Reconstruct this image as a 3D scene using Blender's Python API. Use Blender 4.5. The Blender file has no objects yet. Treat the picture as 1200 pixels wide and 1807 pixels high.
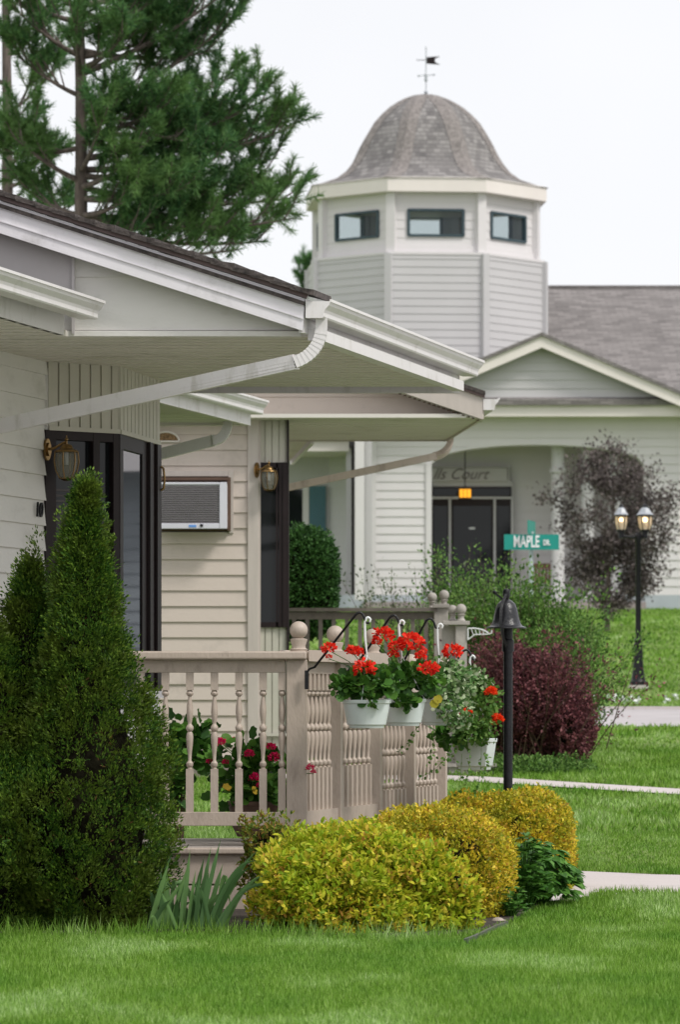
import bpy, math
import numpy as np
from mathutils import Vector
sc = bpy.context.scene
COL = sc.collection
# ---------------------------------------------------------------- camera
F, HV, EYE = 7000.0, 1235.0, 1.07      # focal length (photo px), horizon row, eye height
cam = bpy.data.objects.new("camera", bpy.data.cameras.new("camera"))
COL.objects.link(cam); sc.camera = cam
cam.location = (0, 0, EYE); cam.rotation_euler = (math.radians(90), 0, 0)
cd = cam.data
cd.sensor_fit = 'VERTICAL'; cd.sensor_height = 36.0; cd.lens = F / 1807 * 36
cd.shift_y = (HV - 903.5) / 1807
cd.clip_start = 0.5; cd.clip_end = 2000
cd.dof.use_dof = True; cd.dof.focus_distance = 19.6; cd.dof.aperture_fstop = 7.5
# ---------------------------------------------------------------- world + sun (overcast)
w = bpy.data.worlds.new("World"); sc.world = w; w.use_nodes = True
nt = w.node_tree; nt.nodes.clear()
sky = nt.nodes.new('ShaderNodeTexSky'); sky.sky_type = 'NISHITA'; sky.sun_disc = False
SUN_EL, SUN_AZ = math.radians(50), math.radians(128)    # azimuth clockwise from +Y
sky.sun_elevation = SUN_EL; sky.sun_rotation = SUN_AZ
tcn = nt.nodes.new('ShaderNodeTexCoord')
nz = nt.nodes.new('ShaderNodeTexNoise'); nz.inputs['Scale'].default_value = 2.2; nz.inputs['Detail'].default_value = 5
nt.links.new(tcn.outputs['Generated'], nz.inputs['Vector'])
cr = nt.nodes.new('ShaderNodeValToRGB')
cr.color_ramp.elements[0].position = .35; cr.color_ramp.elements[0].color = (8.6, 8.65, 8.9, 1)
cr.color_ramp.elements[1].position = .65; cr.color_ramp.elements[1].color = (10.2, 10.15, 10.2, 1)
nt.links.new(nz.outputs[0], cr.inputs[0])
mx = nt.nodes.new('ShaderNodeMix'); mx.data_type = 'RGBA'; mx.inputs[0].default_value = .93
bg = nt.nodes.new('ShaderNodeBackground'); bg.inputs['Strength'].default_value = .1
wo = nt.nodes.new('ShaderNodeOutputWorld')
nt.links.new(sky.outputs[0], mx.inputs[6]); nt.links.new(cr.outputs[0], mx.inputs[7])
nt.links.new(mx.outputs[2], bg.inputs[0]); nt.links.new(bg.outputs[0], wo.inputs[0])
sl = bpy.data.lights.new("sun", 'SUN'); sl.energy = 2.1; sl.angle = math.radians(14); sl.color = (1, .96, .9)
so = bpy.data.objects.new("sun", sl); COL.objects.link(so)
sd = Vector((math.sin(SUN_AZ)*math.cos(SUN_EL), math.cos(SUN_AZ)*math.cos(SUN_EL), math.sin(SUN_EL)))
so.rotation_euler = sd.to_track_quat('Z', 'Y').to_euler(); so.location = (0, 0, 30)
sc.view_settings.view_transform = 'Standard'; sc.view_settings.look = 'None'
sc.view_settings.exposure = 0.18; sc.view_settings.gamma = 1
sc.render.engine = 'CYCLES'; sc.render.resolution_x = 681; sc.render.resolution_y = 1024
# ---------------------------------------------------------------- projection helpers
def P(u, v, D): return Vector(((u-600)/F*D, D, EYE + (HV-v)/F*D))
def XU(u, D): return (u-600)/F*D
def ZV(v, D): return EYE + (HV-v)/F*D
GK = [(-20, 0), (18, 0), (22.5, 0.02), (31, .46), (42, .79), (48, .93), (52, 1.22), (60, 1.66), (70, 2.27), (83, 2.97), (110, 3.1), (900, 3.1)]
gy = np.array([a for a, b in GK]); gz = np.array([b for a, b in GK])
def zg(y): return np.interp(y, gy, gz)
def G(u, v):
    lo, hi = 8.0, 82.0
    for D in np.arange(8, 83, .05):
        if EYE + (HV-v)/F*D <= zg(D): return Vector((XU(u, D), D, float(zg(D))))
    return Vector((XU(u, 82), 82, float(zg(82))))
rng = np.random.RandomState(7)
# ---------------------------------------------------------------- materials
def mat(name, col, rough=.6, var=.12, vscale=6, bump=0, bscale=60, metallic=0, stretch=None, spec=.5, dirt=None, coat=0):
    m = bpy.data.materials.new(name); m.use_nodes = True
    n = m.node_tree.nodes; l = m.node_tree.links; b = n['Principled BSDF']
    b.inputs['Roughness'].default_value = rough; b.inputs['Metallic'].default_value = metallic
    b.inputs['Specular IOR Level'].default_value = spec
    tc = n.new('ShaderNodeTexCoord'); mp = n.new('ShaderNodeMapping'); l.new(tc.outputs['Object'], mp.inputs[0])
    if stretch: mp.inputs['Scale'].default_value = stretch
    no = n.new('ShaderNodeTexNoise'); no.inputs['Scale'].default_value = vscale; no.inputs['Detail'].default_value = 6
    no.inputs['Roughness'].default_value = .65
    l.new(mp.outputs[0], no.inputs['Vector'])
    r = n.new('ShaderNodeValToRGB'); r.color_ramp.elements[0].position = .3; r.color_ramp.elements[1].position = .72
    d = dirt or tuple(c*(1-var*1.6) for c in col)
    r.color_ramp.elements[0].color = (*d, 1); r.color_ramp.elements[1].color = (*[min(1, c*(1+var*.5)) for c in col], 1)
    if dirt:
        e = r.color_ramp.elements.new(.45); e.color = (*col, 1)
    l.new(no.outputs[0], r.inputs[0]); l.new(r.outputs[0], b.inputs['Base Color'])
    if bump:
        n2 = n.new('ShaderNodeTexNoise'); n2.inputs['Scale'].default_value = bscale; n2.inputs['Detail'].default_value = 4
        l.new(mp.outputs[0], n2.inputs['Vector'])
        bu = n.new('ShaderNodeBump'); bu.inputs['Strength'].default_value = bump; bu.inputs['Distance'].default_value = .01
        l.new(n2.outputs[0], bu.inputs['Height']); l.new(bu.outputs[0], b.inputs['Normal'])
    return m
def leafmat(name, cols, rough=.5, trans=.3, nscale=0, ncol=None):
    """leaf colours picked per leaf (random per island), optional patchy tint"""
    m = bpy.data.materials.new(name); m.use_nodes = True
    n = m.node_tree.nodes; l = m.node_tree.links; b = n['Principled BSDF']; out = n['Material Output']
    b.inputs['Roughness'].default_value = rough; b.inputs['Specular IOR Level'].default_value = .18
    g = n.new('ShaderNodeNewGeometry'); r = n.new('ShaderNodeValToRGB')
    els = r.color_ramp.elements
    k = len(cols)
    els[0].position = 0; els[0].color = (*cols[0], 1); els[1].position = 1; els[1].color = (*cols[-1], 1)
    for i in range(1, k-1):
        e = els.new(i/(k-1)); e.color = (*cols[i], 1)
    l.new(g.outputs['Random Per Island'], r.inputs[0]); c = r.outputs[0]
    if ncol:
        tc = n.new('ShaderNodeTexCoord'); no = n.new('ShaderNodeTexNoise'); no.inputs['Scale'].default_value = nscale
        no.inputs['Detail'].default_value = 3
        l.new(tc.outputs['Object'], no.inputs['Vector'])
        mr = n.new('ShaderNodeMapRange'); mr.inputs[1].default_value = .42; mr.inputs[2].default_value = .62
        l.new(no.outputs[0], mr.inputs[0])
        mi = n.new('ShaderNodeMix'); mi.data_type = 'RGBA'; l.new(mr.outputs[0], mi.inputs[0]); l.new(c, mi.inputs[6])
        mi.inputs[7].default_value = (*ncol, 1); mm = n.new('ShaderNodeMath'); mm.operation = 'MULTIPLY'; mm.inputs[1].default_value = .65
        l.new(mr.outputs[0], mm.inputs[0]); l.new(mm.outputs[0], mi.inputs[0]); c = mi.outputs[2]
    l.new(c, b.inputs['Base Color'])
    t = n.new('ShaderNodeBsdfTranslucent'); l.new(c, t.inputs[0])
    s = n.new('ShaderNodeMixShader'); s.inputs[0].default_value = trans
    l.new(b.outputs[0], s.inputs[1]); l.new(t.outputs[0], s.inputs[2]); l.new(s.outputs[0], out.inputs[0])
    return m
def glassmat(name, base=(.012, .014, .016), clear=0.0):
    m = bpy.data.materials.new(name); m.use_nodes = True
    n = m.node_tree.nodes; l = m.node_tree.links; b = n['Principled BSDF']; out = n['Material Output']
    b.inputs['Base Color'].default_value = (*base, 1); b.inputs['Roughness'].default_value = .03
    b.inputs['Specular IOR Level'].default_value = .3
    if clear:
        t = n.new('ShaderNodeBsdfTransparent'); t.inputs[0].default_value = (.9, .93, .93, 1)
        s = n.new('ShaderNodeMixShader'); s.inputs[0].default_value = clear
        l.new(b.outputs[0], s.inputs[1]); l.new(t.outputs[0], s.inputs[2]); l.new(s.outputs[0], out.inputs[0])
    return m
def emat(name, col, s):
    m = bpy.data.materials.new(name); m.use_nodes = True
    b = m.node_tree.nodes['Principled BSDF']
    b.inputs['Emission Color'].default_value = (*col, 1); b.inputs['Emission Strength'].default_value = s
    b.inputs['Base Color'].default_value = (*col, 1)
    return m
def shingle(name, c1, c2, c3, mode='plane', s=1.0):
    m = bpy.data.materials.new(name); m.use_nodes = True
    n = m.node_tree.nodes; l = m.node_tree.links; b = n['Principled BSDF']; b.inputs['Roughness'].default_value = .95
    b.inputs['Specular IOR Level'].default_value = .15
    tc = n.new('ShaderNodeTexCoord'); sp = n.new('ShaderNodeSeparateXYZ'); l.new(tc.outputs['Object'], sp.inputs[0])
    cb = n.new('ShaderNodeCombineXYZ')
    if mode == 'dome':
        at = n.new('ShaderNodeMath'); at.operation = 'ARCTAN2'; l.new(sp.outputs[0], at.inputs[0]); l.new(sp.outputs[1], at.inputs[1])
        mu = n.new('ShaderNodeMath'); mu.operation = 'MULTIPLY'; mu.inputs[1].default_value = 2.2
        l.new(at.outputs[0], mu.inputs[0]); l.new(mu.outputs[0], cb.inputs[0]); l.new(sp.outputs[2], cb.inputs[1])
    elif mode == 'y': l.new(sp.outputs[1], cb.inputs[0]); l.new(sp.outputs[2], cb.inputs[1])
    else: l.new(sp.outputs[0], cb.inputs[0]); l.new(sp.outputs[2], cb.inputs[1])
    br = n.new('ShaderNodeTexBrick'); br.inputs['Scale'].default_value = 1/s
    br.inputs['Brick Width'].default_value = .17 if mode == 'dome' else .26; br.inputs['Row Height'].default_value = .078 if mode == 'dome' else .055
    br.inputs['Mortar Size'].default_value = .006; br.inputs['Bias'].default_value = 0
    br.inputs['Color1'].default_value = (*c1, 1); br.inputs['Color2'].default_value = (*c2, 1); br.inputs['Mortar'].default_value = (*[c*.6 for c in c2], 1)
    l.new(cb.outputs[0], br.inputs[0])
    no = n.new('ShaderNodeTexNoise'); no.inputs['Scale'].default_value = 3.5; no.inputs['Detail'].default_value = 6; l.new(tc.outputs['Object'], no.inputs[0])
    mi = n.new('ShaderNodeMix'); mi.data_type = 'RGBA'; l.new(no.outputs[0], mi.inputs[0]); l.new(br.outputs[0], mi.inputs[6]); mi.inputs[7].default_value = (*c3, 1)
    l.new(mi.outputs[2], b.inputs['Base Color'])
    bu = n.new('ShaderNodeBump'); bu.inputs['Strength'].default_value = .6; bu.inputs['Distance'].default_value = .02
    l.new(br.outputs['Fac'], bu.inputs['Height']); bu.invert = True; l.new(bu.outputs[0], b.inputs['Normal'])
    return m
M = {}
M['white'] = mat('white_paint', (.68, .66, .69), .45, .06, 4, .2, 18, dirt=(.52, .50, .51))
M['gutter'] = mat('gutter_metal_paint', (.69, .67, .67), .38, .05, 5, .15, 12, stretch=(3, 1.2, .7), dirt=(.56, .54, .515))
M['siding_grey'] = mat('grey_siding', (.67, .655, .625), .6, .08, 3, .25, 22, stretch=(1, 1, 2.2), dirt=(.57, .555, .52))
M['siding_beige'] = mat('beige_siding', (.56, .485, .43), .6, .05, 3, .12, 30, dirt=(.46, .40, .355))
M['trim_beige'] = mat('beige_trim', (.52, .465, .425), .6, .06, 4, .1, 40, stretch=(6, 6, .6))
M['soffit'] = mat('soffit_paint', (.66, .63, .58), .65, .06, 2, dirt=(.52, .50, .43))
M['panel_grey'] = mat('shaded_grey_panel', (.50, .475, .475), .7, .05, 3)  # flat grey of the gable panel and siding joints
M['vertical_panel'] = mat('vertical_panel_paint', (.52, .50, .43), .6, .06, 4)
M['brown_trim'] = mat('brown_metal_edge', (.10, .06, .055), .45, .1, 6)
M['shingle_edge'] = mat('brown_shingles', (.09, .075, .07), .95, .5, 30, .6, 80)
M['soil_edge'] = mat('bare_soil', (.11, .06, .035), .95, .4, 20, .8, 60, spec=.1)
M['frame'] = mat('dark_window_frame', (.018, .011, .012), .5, .15, 6, spec=.25)
M['glass'] = glassmat('dark_glass')
M['glass_refl'] = glassmat('reflecting_glass', (.01, .012, .014)); M['glass_refl'].node_tree.nodes['Principled BSDF'].inputs['Specular IOR Level'].default_value = 1.0
M['glass_clear'] = glassmat('clear_glass', (.02, .03, .03), .72)
M['brass'] = mat('aged_brass', (.30, .19, .08), .34, .25, 20, metallic=1)
M['rail'] = mat('taupe_rail_paint', (.45, .375, .315), .5, .12, 9, .3, 70, stretch=(1, 1, .4), dirt=(.33, .27, .225))
M['rail_old'] = mat('weathered_rail', (.20, .175, .155), .8, .2, 9, .3, 60)  # weathered paint, with shade darkening put into the colour as well
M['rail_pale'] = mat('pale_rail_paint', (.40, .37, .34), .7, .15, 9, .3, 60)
M['deckwood'] = mat('weathered_deck_boards', (.40, .36, .33), .75, .2, 10, .4, 60, stretch=(.4, 6, 6))
M['black'] = mat('black_iron', (.012, .012, .015), .38, .3, 30, .3, 90, spec=.3)
M['bell'] = mat('worn_black_bell', (.012, .012, .015), .28, .3, 22, .4, 50, spec=.5, dirt=(.03, .03, .036))
M['pot'] = mat('white_plastic_pot', (.62, .68, .68), .38, .04, 4, spec=.4)
M['hook'] = mat('white_plastic_hook', (.7, .72, .72), .35, .04, 4)
M['soil'] = mat('potting_soil', (.035, .025, .018), .95, .4, 40, .8, 60)
M['mulch'] = mat('bark_mulch', (.06, .045, .035), .95, .5, 30, 1, 60)
M['terracotta'] = mat('brown_pot', (.12, .07, .05), .6, .15, 8)
M['concrete'] = mat('pale_concrete', (.53, .48, .47), .9, .1, 2.5, .3, 50, dirt=(.44, .40, .39))
M['road'] = mat('road_surface', (.45, .42, .43), .9, .08, 1.2, .2, 30)
M['stone'] = mat('rough_stone', (.45, .38, .33), .9, .3, 12, .6, 30)
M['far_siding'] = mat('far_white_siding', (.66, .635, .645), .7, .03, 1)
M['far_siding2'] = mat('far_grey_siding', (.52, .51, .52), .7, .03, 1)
M['cream'] = mat('cream_fascia', (.77, .715, .68), .6, .04, 1)
M['far_frame'] = mat('teal_window_frame', (.03, .06, .075), .5, .1, 3)
M['shutter'] = mat('teal_shutter', (.07, .17, .21), .6, .1, 3)
M['found'] = mat('painted_foundation', (.42, .46, .50), .8, .06, 2)
M['porchfloor'] = mat('porch_concrete', (.33, .29, .28), .9, .1, 2)
M['roof_far'] = shingle('grey_brown_shingles', (.32, .295, .29), (.11, .10, .10), (.22, .205, .20), 'plane', 1.15)
M['roof_dome'] = shingle('dome_shingles', (.36, .345, .34), (.10, .095, .10), (.23, .218, .213), 'dome', 1.25)
M['hip'] = mat('brownish_hip_shingles', (.27, .245, .235), .95, .35, 14)
M['sign_green'] = mat('green_sign_face', (.0, .26, .21), .45, .05, 3)
M['sign_white'] = mat('white_sign_lettering', (.8, .82, .82), .5, .02, 3)
M['steel'] = mat('galvanised_post', (.42, .5, .5), .5, .1, 5)
M['lamp_on'] = emat('lit_lantern_glow', (1, .66, .34), 9.0)
M['lamp_yellow'] = emat('lit_amber_shade', (1, .42, .02), .9)
M['lantern_cap'] = mat('grey_glass_lantern_top', (.40, .43, .47), .3, .1, 3)
M['bark'] = mat('pine_bark', (.17, .135, .12), .95, .4, 8, .8, 25, stretch=(3, 3, .6))
M['twig'] = mat('brown_twigs', (.10, .065, .04), .9, .3, 20)
M['ac_grille'] = mat('dark_grille', (.09, .08, .085), .5, .1, 10)
M['ac_white'] = mat('grey_white_casing', (.62, .62, .68), .4, .04, 8)
M['ac_wood'] = mat('dark_brown_wood', (.10, .055, .035), .7, .2, 12)
M['blue'] = mat('blue_sticker', (.12, .3, .7), .5, .05, 5)
M['letter'] = mat('faded_brown_lettering', (.16, .14, .14), .8, .1, 5)
M['wood_chair'] = mat('brown_chair_wood', (.22, .10, .07), .6, .15, 5)
M['edging'] = mat('black_plastic_edging', (.10, .10, .11), .35, .2, 10)
M['blind'] = mat('dark_blinds', (.07, .06, .06), .6, .1, 10)
M['street_glass'] = glassmat('street_lamp_glass', (.75, .66, .52), .4)
M['tower_glass'] = glassmat('tower_glass', (.16, .2, .24), .9)
M['inner'] = mat('inner_twig_mass', (.014, .013, .008), 1.0, .5, 30, .8, 60, spec=.02)  # near-black: the shade between leaves is put into this core colour
M['mesh_grey'] = mat('grey_plastic', (.12, .13, .15), .5, .1, 5)
# ---------------------------------------------------------------- mesh helpers
def rootloc(o):
    while o.parent: o = o.parent
    return Vector(o.location)
def link(name, me, m, parent=None, loc=None):
    o = bpy.data.objects.new(name, me); COL.objects.link(o)
    if m: me.materials.append(m)
    if parent: o.parent = parent
    elif loc is not None: o.location = loc
    return o
def tag(o, label=None, cat=None, group=None, kind=None):
    if label: o['label'] = label
    if cat: o['category'] = cat
    if group: o['group'] = group
    if kind: o['kind'] = kind
    return o
def thing(name, loc, label, cat, group=None):
    o = bpy.data.objects.new(name, None); COL.objects.link(o); o.location = loc; o.empty_display_size = .1
    return tag(o, label, cat, group)
class MB:
    def __init__(s): s.v = []; s.f = []
    def add(s, vs, fs):
        k = len(s.v); s.v += [tuple(p) for p in vs]; s.f += [tuple(i+k for i in f) for f in fs]; return s
    def quad(s, a, b, c, d): return s.add([a, b, c, d], [(0, 1, 2, 3)])
    def box(s, c, d, rz=0, R=None):
        c = Vector(c); x, y, z = d[0]/2, d[1]/2, d[2]/2
        vs = [Vector((i*x, j*y, k*z)) for k in (-1, 1) for j in (-1, 1) for i in (-1, 1)]
        if rz:
            ca, sa = math.cos(rz), math.sin(rz); vs = [Vector((p.x*ca-p.y*sa, p.x*sa+p.y*ca, p.z)) for p in vs]
        if R: vs = [R @ p for p in vs]
        return s.add([c+p for p in vs], [(0, 2, 3, 1), (4, 5, 7, 6), (0, 1, 5, 4), (2, 6, 7, 3), (0, 4, 6, 2), (1, 3, 7, 5)])
    def bx(s, x0, x1, y0, y1, z0, z1): return s.box(((x0+x1)/2, (y0+y1)/2, (z0+z1)/2), (abs(x1-x0), abs(y1-y0), abs(z1-z0)))
    def prism(s, poly, ext):
        poly = [Vector(p) for p in poly]; e = Vector(ext); n = len(poly)
        fs = [tuple(range(n)), tuple(range(2*n-1, n-1, -1))] + [(i, (i+1) % n, n+(i+1) % n, n+i) for i in range(n)]
        return s.add(poly+[p+e for p in poly], fs)
    def sweep(s, path, prof, up=(0, 0, 1), caps=True, closed=True):
        """prof: list of (a,b) offsets along side and up axes at each path point (or function of index)"""
        path = [Vector(p) for p in path]; n = len(path); rings = []
        up = Vector(up)
        for i, p in enumerate(path):
            t = (path[min(i+1, n-1)]-path[max(i-1, 0)]).normalized()
            if i == 0:
                sd_ = t.cross(up)
                if sd_.length < .05: sd_ = t.cross(Vector((0, 1, 0)))
            else: sd_ = prev-t*prev.dot(t)
            sd_.normalize(); prev = sd_; u2 = sd_.cross(t).normalized()
            pr = prof(i) if callable(prof) else prof
            rings.append([p+sd_*a+u2*b for a, b in pr])
        m = len(rings[0]); vs = [q for r in rings for q in r]; fs = []
        for i in range(n-1):
            for j in range(m):
                k = (j+1) % m; fs.append((i*m+j, i*m+k, (i+1)*m+k, (i+1)*m+j))
        if caps: fs.append(tuple(range(m-1, -1, -1))); fs.append(tuple((n-1)*m+j for j in range(m)))
        return s.add(vs, fs)
    def tube(s, path, r, n=8, up=(0, 0, 1)):
        rr = r if isinstance(r, (list, tuple)) else [r]*len(path)
        return s.sweep(path, lambda i: [(rr[i]*math.cos(2*math.pi*j/n), rr[i]*math.sin(2*math.pi*j/n)) for j in range(n)], up)
    def rect(s, path, a, b, up=(0, 0, 1)):
        return s.sweep(path, [(-a/2, -b/2), (a/2, -b/2), (a/2, b/2), (-a/2, b/2)], up)
    def lathe(s, c, prof, n=16, rot=0):
        c = Vector(c); m = len(prof)
        vs = [c+Vector((r*math.cos(rot+2*math.pi*j/n), r*math.sin(rot+2*math.pi*j/n), z)) for r, z in prof for j in range(n)]
        fs = [(i*n+j, i*n+(j+1) % n, (i+1)*n+(j+1) % n, (i+1)*n+j) for i in range(m-1) for j in range(n)]
        fs += [tuple(range(n-1, -1, -1)), tuple((m-1)*n+j for j in range(n))]
        return s.add(vs, fs)
    def ball(s, c, r, n=20, sq=1):
        k = n//2
        return s.lathe(c, [(max(r*math.sin(math.pi*i/k), 1e-4), -r*sq*math.cos(math.pi*i/k)) for i in range(k+1)], n)
    def build(s, name, m, parent=None, loc=None, smooth=0, bevel=0):
        off = rootloc(parent) if parent else Vector(loc or (0, 0, 0))
        me = bpy.data.meshes.new(name)
        me.from_pydata([(p[0]-off.x, p[1]-off.y, p[2]-off.z) for p in s.v], [], s.f); me.update()
        if smooth:
            me.shade_smooth(); me.set_sharp_from_angle(angle=math.radians(smooth))
        o = link(name, me, m, parent, off if not parent else None)
        if bevel:
            b = o.modifiers.new('bevel', 'BEVEL'); b.width = bevel; b.segments = 2; b.limit_method = 'ANGLE'
        return o
def clip(poly, axis, val, keep_above):
    out = []
    for i in range(len(poly)):
        a, b = poly[i], poly[(i+1) % len(poly)]
        ia = (a[axis] >= val) == keep_above; ib = (b[axis] >= val) == keep_above
        if ia: out.append(a)
        if ia != ib:
            t = (val-a[axis])/(b[axis]-a[axis]); out.append((a[0]+(b[0]-a[0])*t, a[1]+(b[1]-a[1])*t))
    return out
def laps(mb, o, ud, nd, poly, lap, dep=.014, axis=1, start=None, jit=0.0):
    """lap siding on a convex polygon given in wall coordinates (s, z); axis 1 = horizontal courses, 0 = vertical boards"""
    o = Vector(o); ud = Vector(ud).normalized(); nd = Vector(nd).normalized(); Z = Vector((0, 0, 1))
    lo = min(p[axis] for p in poly); hi = max(p[axis] for p in poly)
    a = start if start is not None else lo
    while a > lo: a -= lap
    while a < hi:
        b = a+lap
        pg = clip(clip(poly, axis, a, True), axis, b, False) if True else poly
        pg = [p for i, p in enumerate(pg) if abs(p[0]-pg[i-1][0])+abs(p[1]-pg[i-1][1]) > 1e-6]
        if len(pg) >= 3:
            dj = dep*(1+jit*(rng.rand()-.5))
            def off(p):
                t = min(1, max(0, (p[axis]-a)/lap))
                return dj*(1-t)+.001
            vs = [o+ud*p[0]+Z*p[1]+nd*off(p) for p in pg]
            mb.add(vs, [tuple(range(len(vs)))])
            lows = [p for p in pg if abs(p[axis]-max(a, lo)) < 1e-5]
            if len(lows) >= 2:
                lows.sort(key=lambda p: p[1-axis]); p0, p1 = lows[0], lows[-1]
                q = [o+ud*p0[0]+Z*p0[1], o+ud*p1[0]+Z*p1[1]]
                mb.add([q[0]+nd*off(p0), q[1]+nd*off(p1), q[1]-nd*.002, q[0]-nd*.002], [(0, 1, 2, 3)])
        a = b
def grooves(mb, o, ud, nd, poly, pitch, groove=.012, dep=.012, axis=0, start=None):
    """boards with raised ribs: flat board, then a groove"""
    o = Vector(o); ud = Vector(ud).normalized(); nd = Vector(nd).normalized(); Z = Vector((0, 0, 1))
    lo = min(p[axis] for p in poly); hi = max(p[axis] for p in poly); a = lo if start is None else start
    while a < hi:
        pg = clip(clip(poly, axis, a, True), axis, min(hi, a+pitch-groove), False)
        if len(pg) >= 3:
            mb.prism([o+ud*p[0]+Z*p[1] for p in pg], nd*dep)
        a += pitch
    mb.add([o+ud*p[0]+Z*p[1]+nd*.001 for p in poly], [tuple(range(len(poly)))])
# ---- scatter leaves
def frames(d, up, roll):
    d = d/np.linalg.norm(d, axis=1)[:, None]
    s = np.cross(d, up); L = np.linalg.norm(s, axis=1)[:, None]; L[L < 1e-6] = 1; s = s/L
    n = np.cross(s, d)
    c, si = np.cos(roll)[:, None], np.sin(roll)[:, None]
    s2 = s*c+n*si; n2 = -s*si+n*c
    return s2, d, n2       # local x, y(tip), z(normal)
def scatter(name, tv, tf, pos, d, size, m, parent=None, loc=None, up=None, roll=None, aspect=None):
    N = len(pos); tv = np.array(tv, float)
    if up is None: up = rng.normal(size=(N, 3))
    if roll is None: roll = np.zeros(N)
    a, b, c = frames(d, up, roll)
    sz = np.asarray(size)*np.ones(N)
    ax = aspect if aspect is not None else np.ones(N)
    V = pos[:, None, :]+sz[:, None, None]*(tv[None, :, 0:1]*a[:, None]*ax[:, None, None]+tv[None, :, 1:2]*b[:, None]+tv[None, :, 2:3]*c[:, None])
    off = rootloc(parent) if parent else Vector(loc or (0, 0, 0))
    V = V.reshape(-1, 3)-np.array(off)
    k = len(tv)
    sizes = [len(f) for f in tf]; flat = np.array([i for f in tf for i in f])
    L = (np.arange(N)[:, None]*k+flat[None]).ravel()
    ls = np.cumsum([0]+sizes[:-1]); LS = (np.arange(N)[:, None]*len(flat)+ls[None]).ravel()
    me = bpy.data.meshes.new(name)
    me.vertices.add(len(V)); me.vertices.foreach_set('co', V.ravel().astype(np.float32))
    me.loops.add(len(L)); me.loops.foreach_set('vertex_index', L.astype(np.int32))
    me.polygons.add(len(LS)); me.polygons.foreach_set('loop_start', LS.astype(np.int32))
    me.update(calc_edges=True); me.validate()
    return link(name, me, m, parent, off if not parent else None)
KITE = ([(0, 0, 0), (.28, .45, .06), (0, 1, 0), (-.28, .45, .06)], [(0, 1, 2), (0, 2, 3)])
SLIM = ([(0, 0, 0), (.13, .5, .02), (0, 1, 0), (-.13, .5, .02)], [(0, 1, 2), (0, 2, 3)])
LEAF = ([(0, 0, 0), (.22, .3, .05), (.2, .65, .03), (0, 1, -.08), (-.2, .65, .03), (-.22, .3, .05), (0, .5, 0)], [(0, 1, 6), (1, 2, 6), (2, 3, 6), (3, 4, 6), (4, 5, 6), (5, 0, 6)])
NEEDLE = ([(-.03, 0, 0), (.03, 0, 0), (.0, 1, 0)], [(0, 1, 2)])
_a = [math.radians(-150+i*300/11) for i in range(12)]
ROUND = ([(0, 0, 0)]+[((.5+.05*(i % 2))*math.sin(t), .42+(.5+.05*(i % 2))*math.cos(t)*1.0, .10+.05*((i % 2)*2-1)) for i, t in enumerate(_a)], [(0, i+1, i+2) for i in range(11)])
PETAL = ([(0, 0, 0), (.35, .5, .1), (.25, 1, 0), (-.25, 1, 0), (-.35, .5, .1)], [(0, 1, 2, 3, 4)])
def rdir(N):
    v = rng.normal(size=(N, 3)); return v/np.linalg.norm(v, axis=1)[:, None]
class Fbm:
    def __init__(s, k=14, lo=2, hi=9, seed=0):
        r = np.random.RandomState(seed); s.w = r.normal(size=(k, 3)); s.w *= (np.exp(r.uniform(np.log(lo), np.log(hi), k))/np.linalg.norm(s.w, axis=1))[:, None]
        s.p = r.uniform(0, 6.28, k); s.a = lo/np.linalg.norm(s.w, axis=1); s.n = np.sqrt((s.a**2).sum()/2)
    def __call__(s, p): return (np.sin(p@s.w.T+s.p)*s.a).sum(1)/s.n
# ================================================================ GROUND
def sheet(name, xs, ys, dz, m, kind='structure'):
    X, Y = np.meshgrid(xs, ys); Z = zg(Y)+dz
    V = np.stack([X, Y, Z], -1).reshape(-1, 3); n = len(xs)
    fs = [(j*n+i, j*n+i+1, (j+1)*n+i+1, (j+1)*n+i) for j in range(len(ys)-1) for i in range(n-1)]
    me = bpy.data.meshes.new(name); me.from_pydata(V.tolist(), [], fs); me.update()
    return tag(link(name, me, m), kind=kind)
def lawnmat():
    m = bpy.data.materials.new('lawn_turf'); m.use_nodes = True
    n = m.node_tree.nodes; l = m.node_tree.links; b = n['Principled BSDF']; b.inputs['Roughness'].default_value = .9; b.inputs['Specular IOR Level'].default_value = .1
    tc = n.new('ShaderNodeTexCoord')
    a = n.new('ShaderNodeTexNoise'); a.inputs['Scale'].default_value = .5; a.inputs['Detail'].default_value = 5
    mp = n.new('ShaderNodeMapping'); mp.inputs['Scale'].default_value = (1, .35, 1); l.new(tc.outputs['Object'], mp.inputs[0]); l.new(mp.outputs[0], a.inputs[0])
    c = n.new('ShaderNodeTexNoise'); c.inputs['Scale'].default_value = 14; c.inputs['Detail'].default_value = 6; l.new(mp.outputs[0], c.inputs[0])
    ad = n.new('ShaderNodeMath'); ad.operation = 'MULTIPLY_ADD'; ad.inputs[1].default_value = .6; l.new(a.outputs[0], ad.inputs[0])
    m2 = n.new('ShaderNodeMath'); m2.operation = 'MULTIPLY'; m2.inputs[1].default_value = .4; l.new(c.outputs[0], m2.inputs[0]); l.new(m2.outputs[0], ad.inputs[2])
    r = n.new('ShaderNodeValToRGB'); e = r.color_ramp.elements
    e[0].position = .36; e[0].color = (.10, .15, .035, 1); e[1].position = .64; e[1].color = (.25, .32, .11, 1)
    q = e.new(.5); q.color = (.145, .215, .055, 1)
    l.new(ad.outputs[0], r.inputs[0]); l.new(r.outputs[0], b.inputs['Base Color'])
    bu = n.new('ShaderNodeBump'); bu.inputs['Strength'].default_value = .8; bu.inputs['Distance'].default_value = .05; l.new(c.outputs[0], bu.inputs['Height']); l.new(bu.outputs[0], b.inputs['Normal'])
    return m
ys = sorted(set([-20, 5, 8]+list(np.arange(10, 84, 1.0))+[83, 90, 110, 200, 400, 900]+[a for a, _ in GK]))
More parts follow.
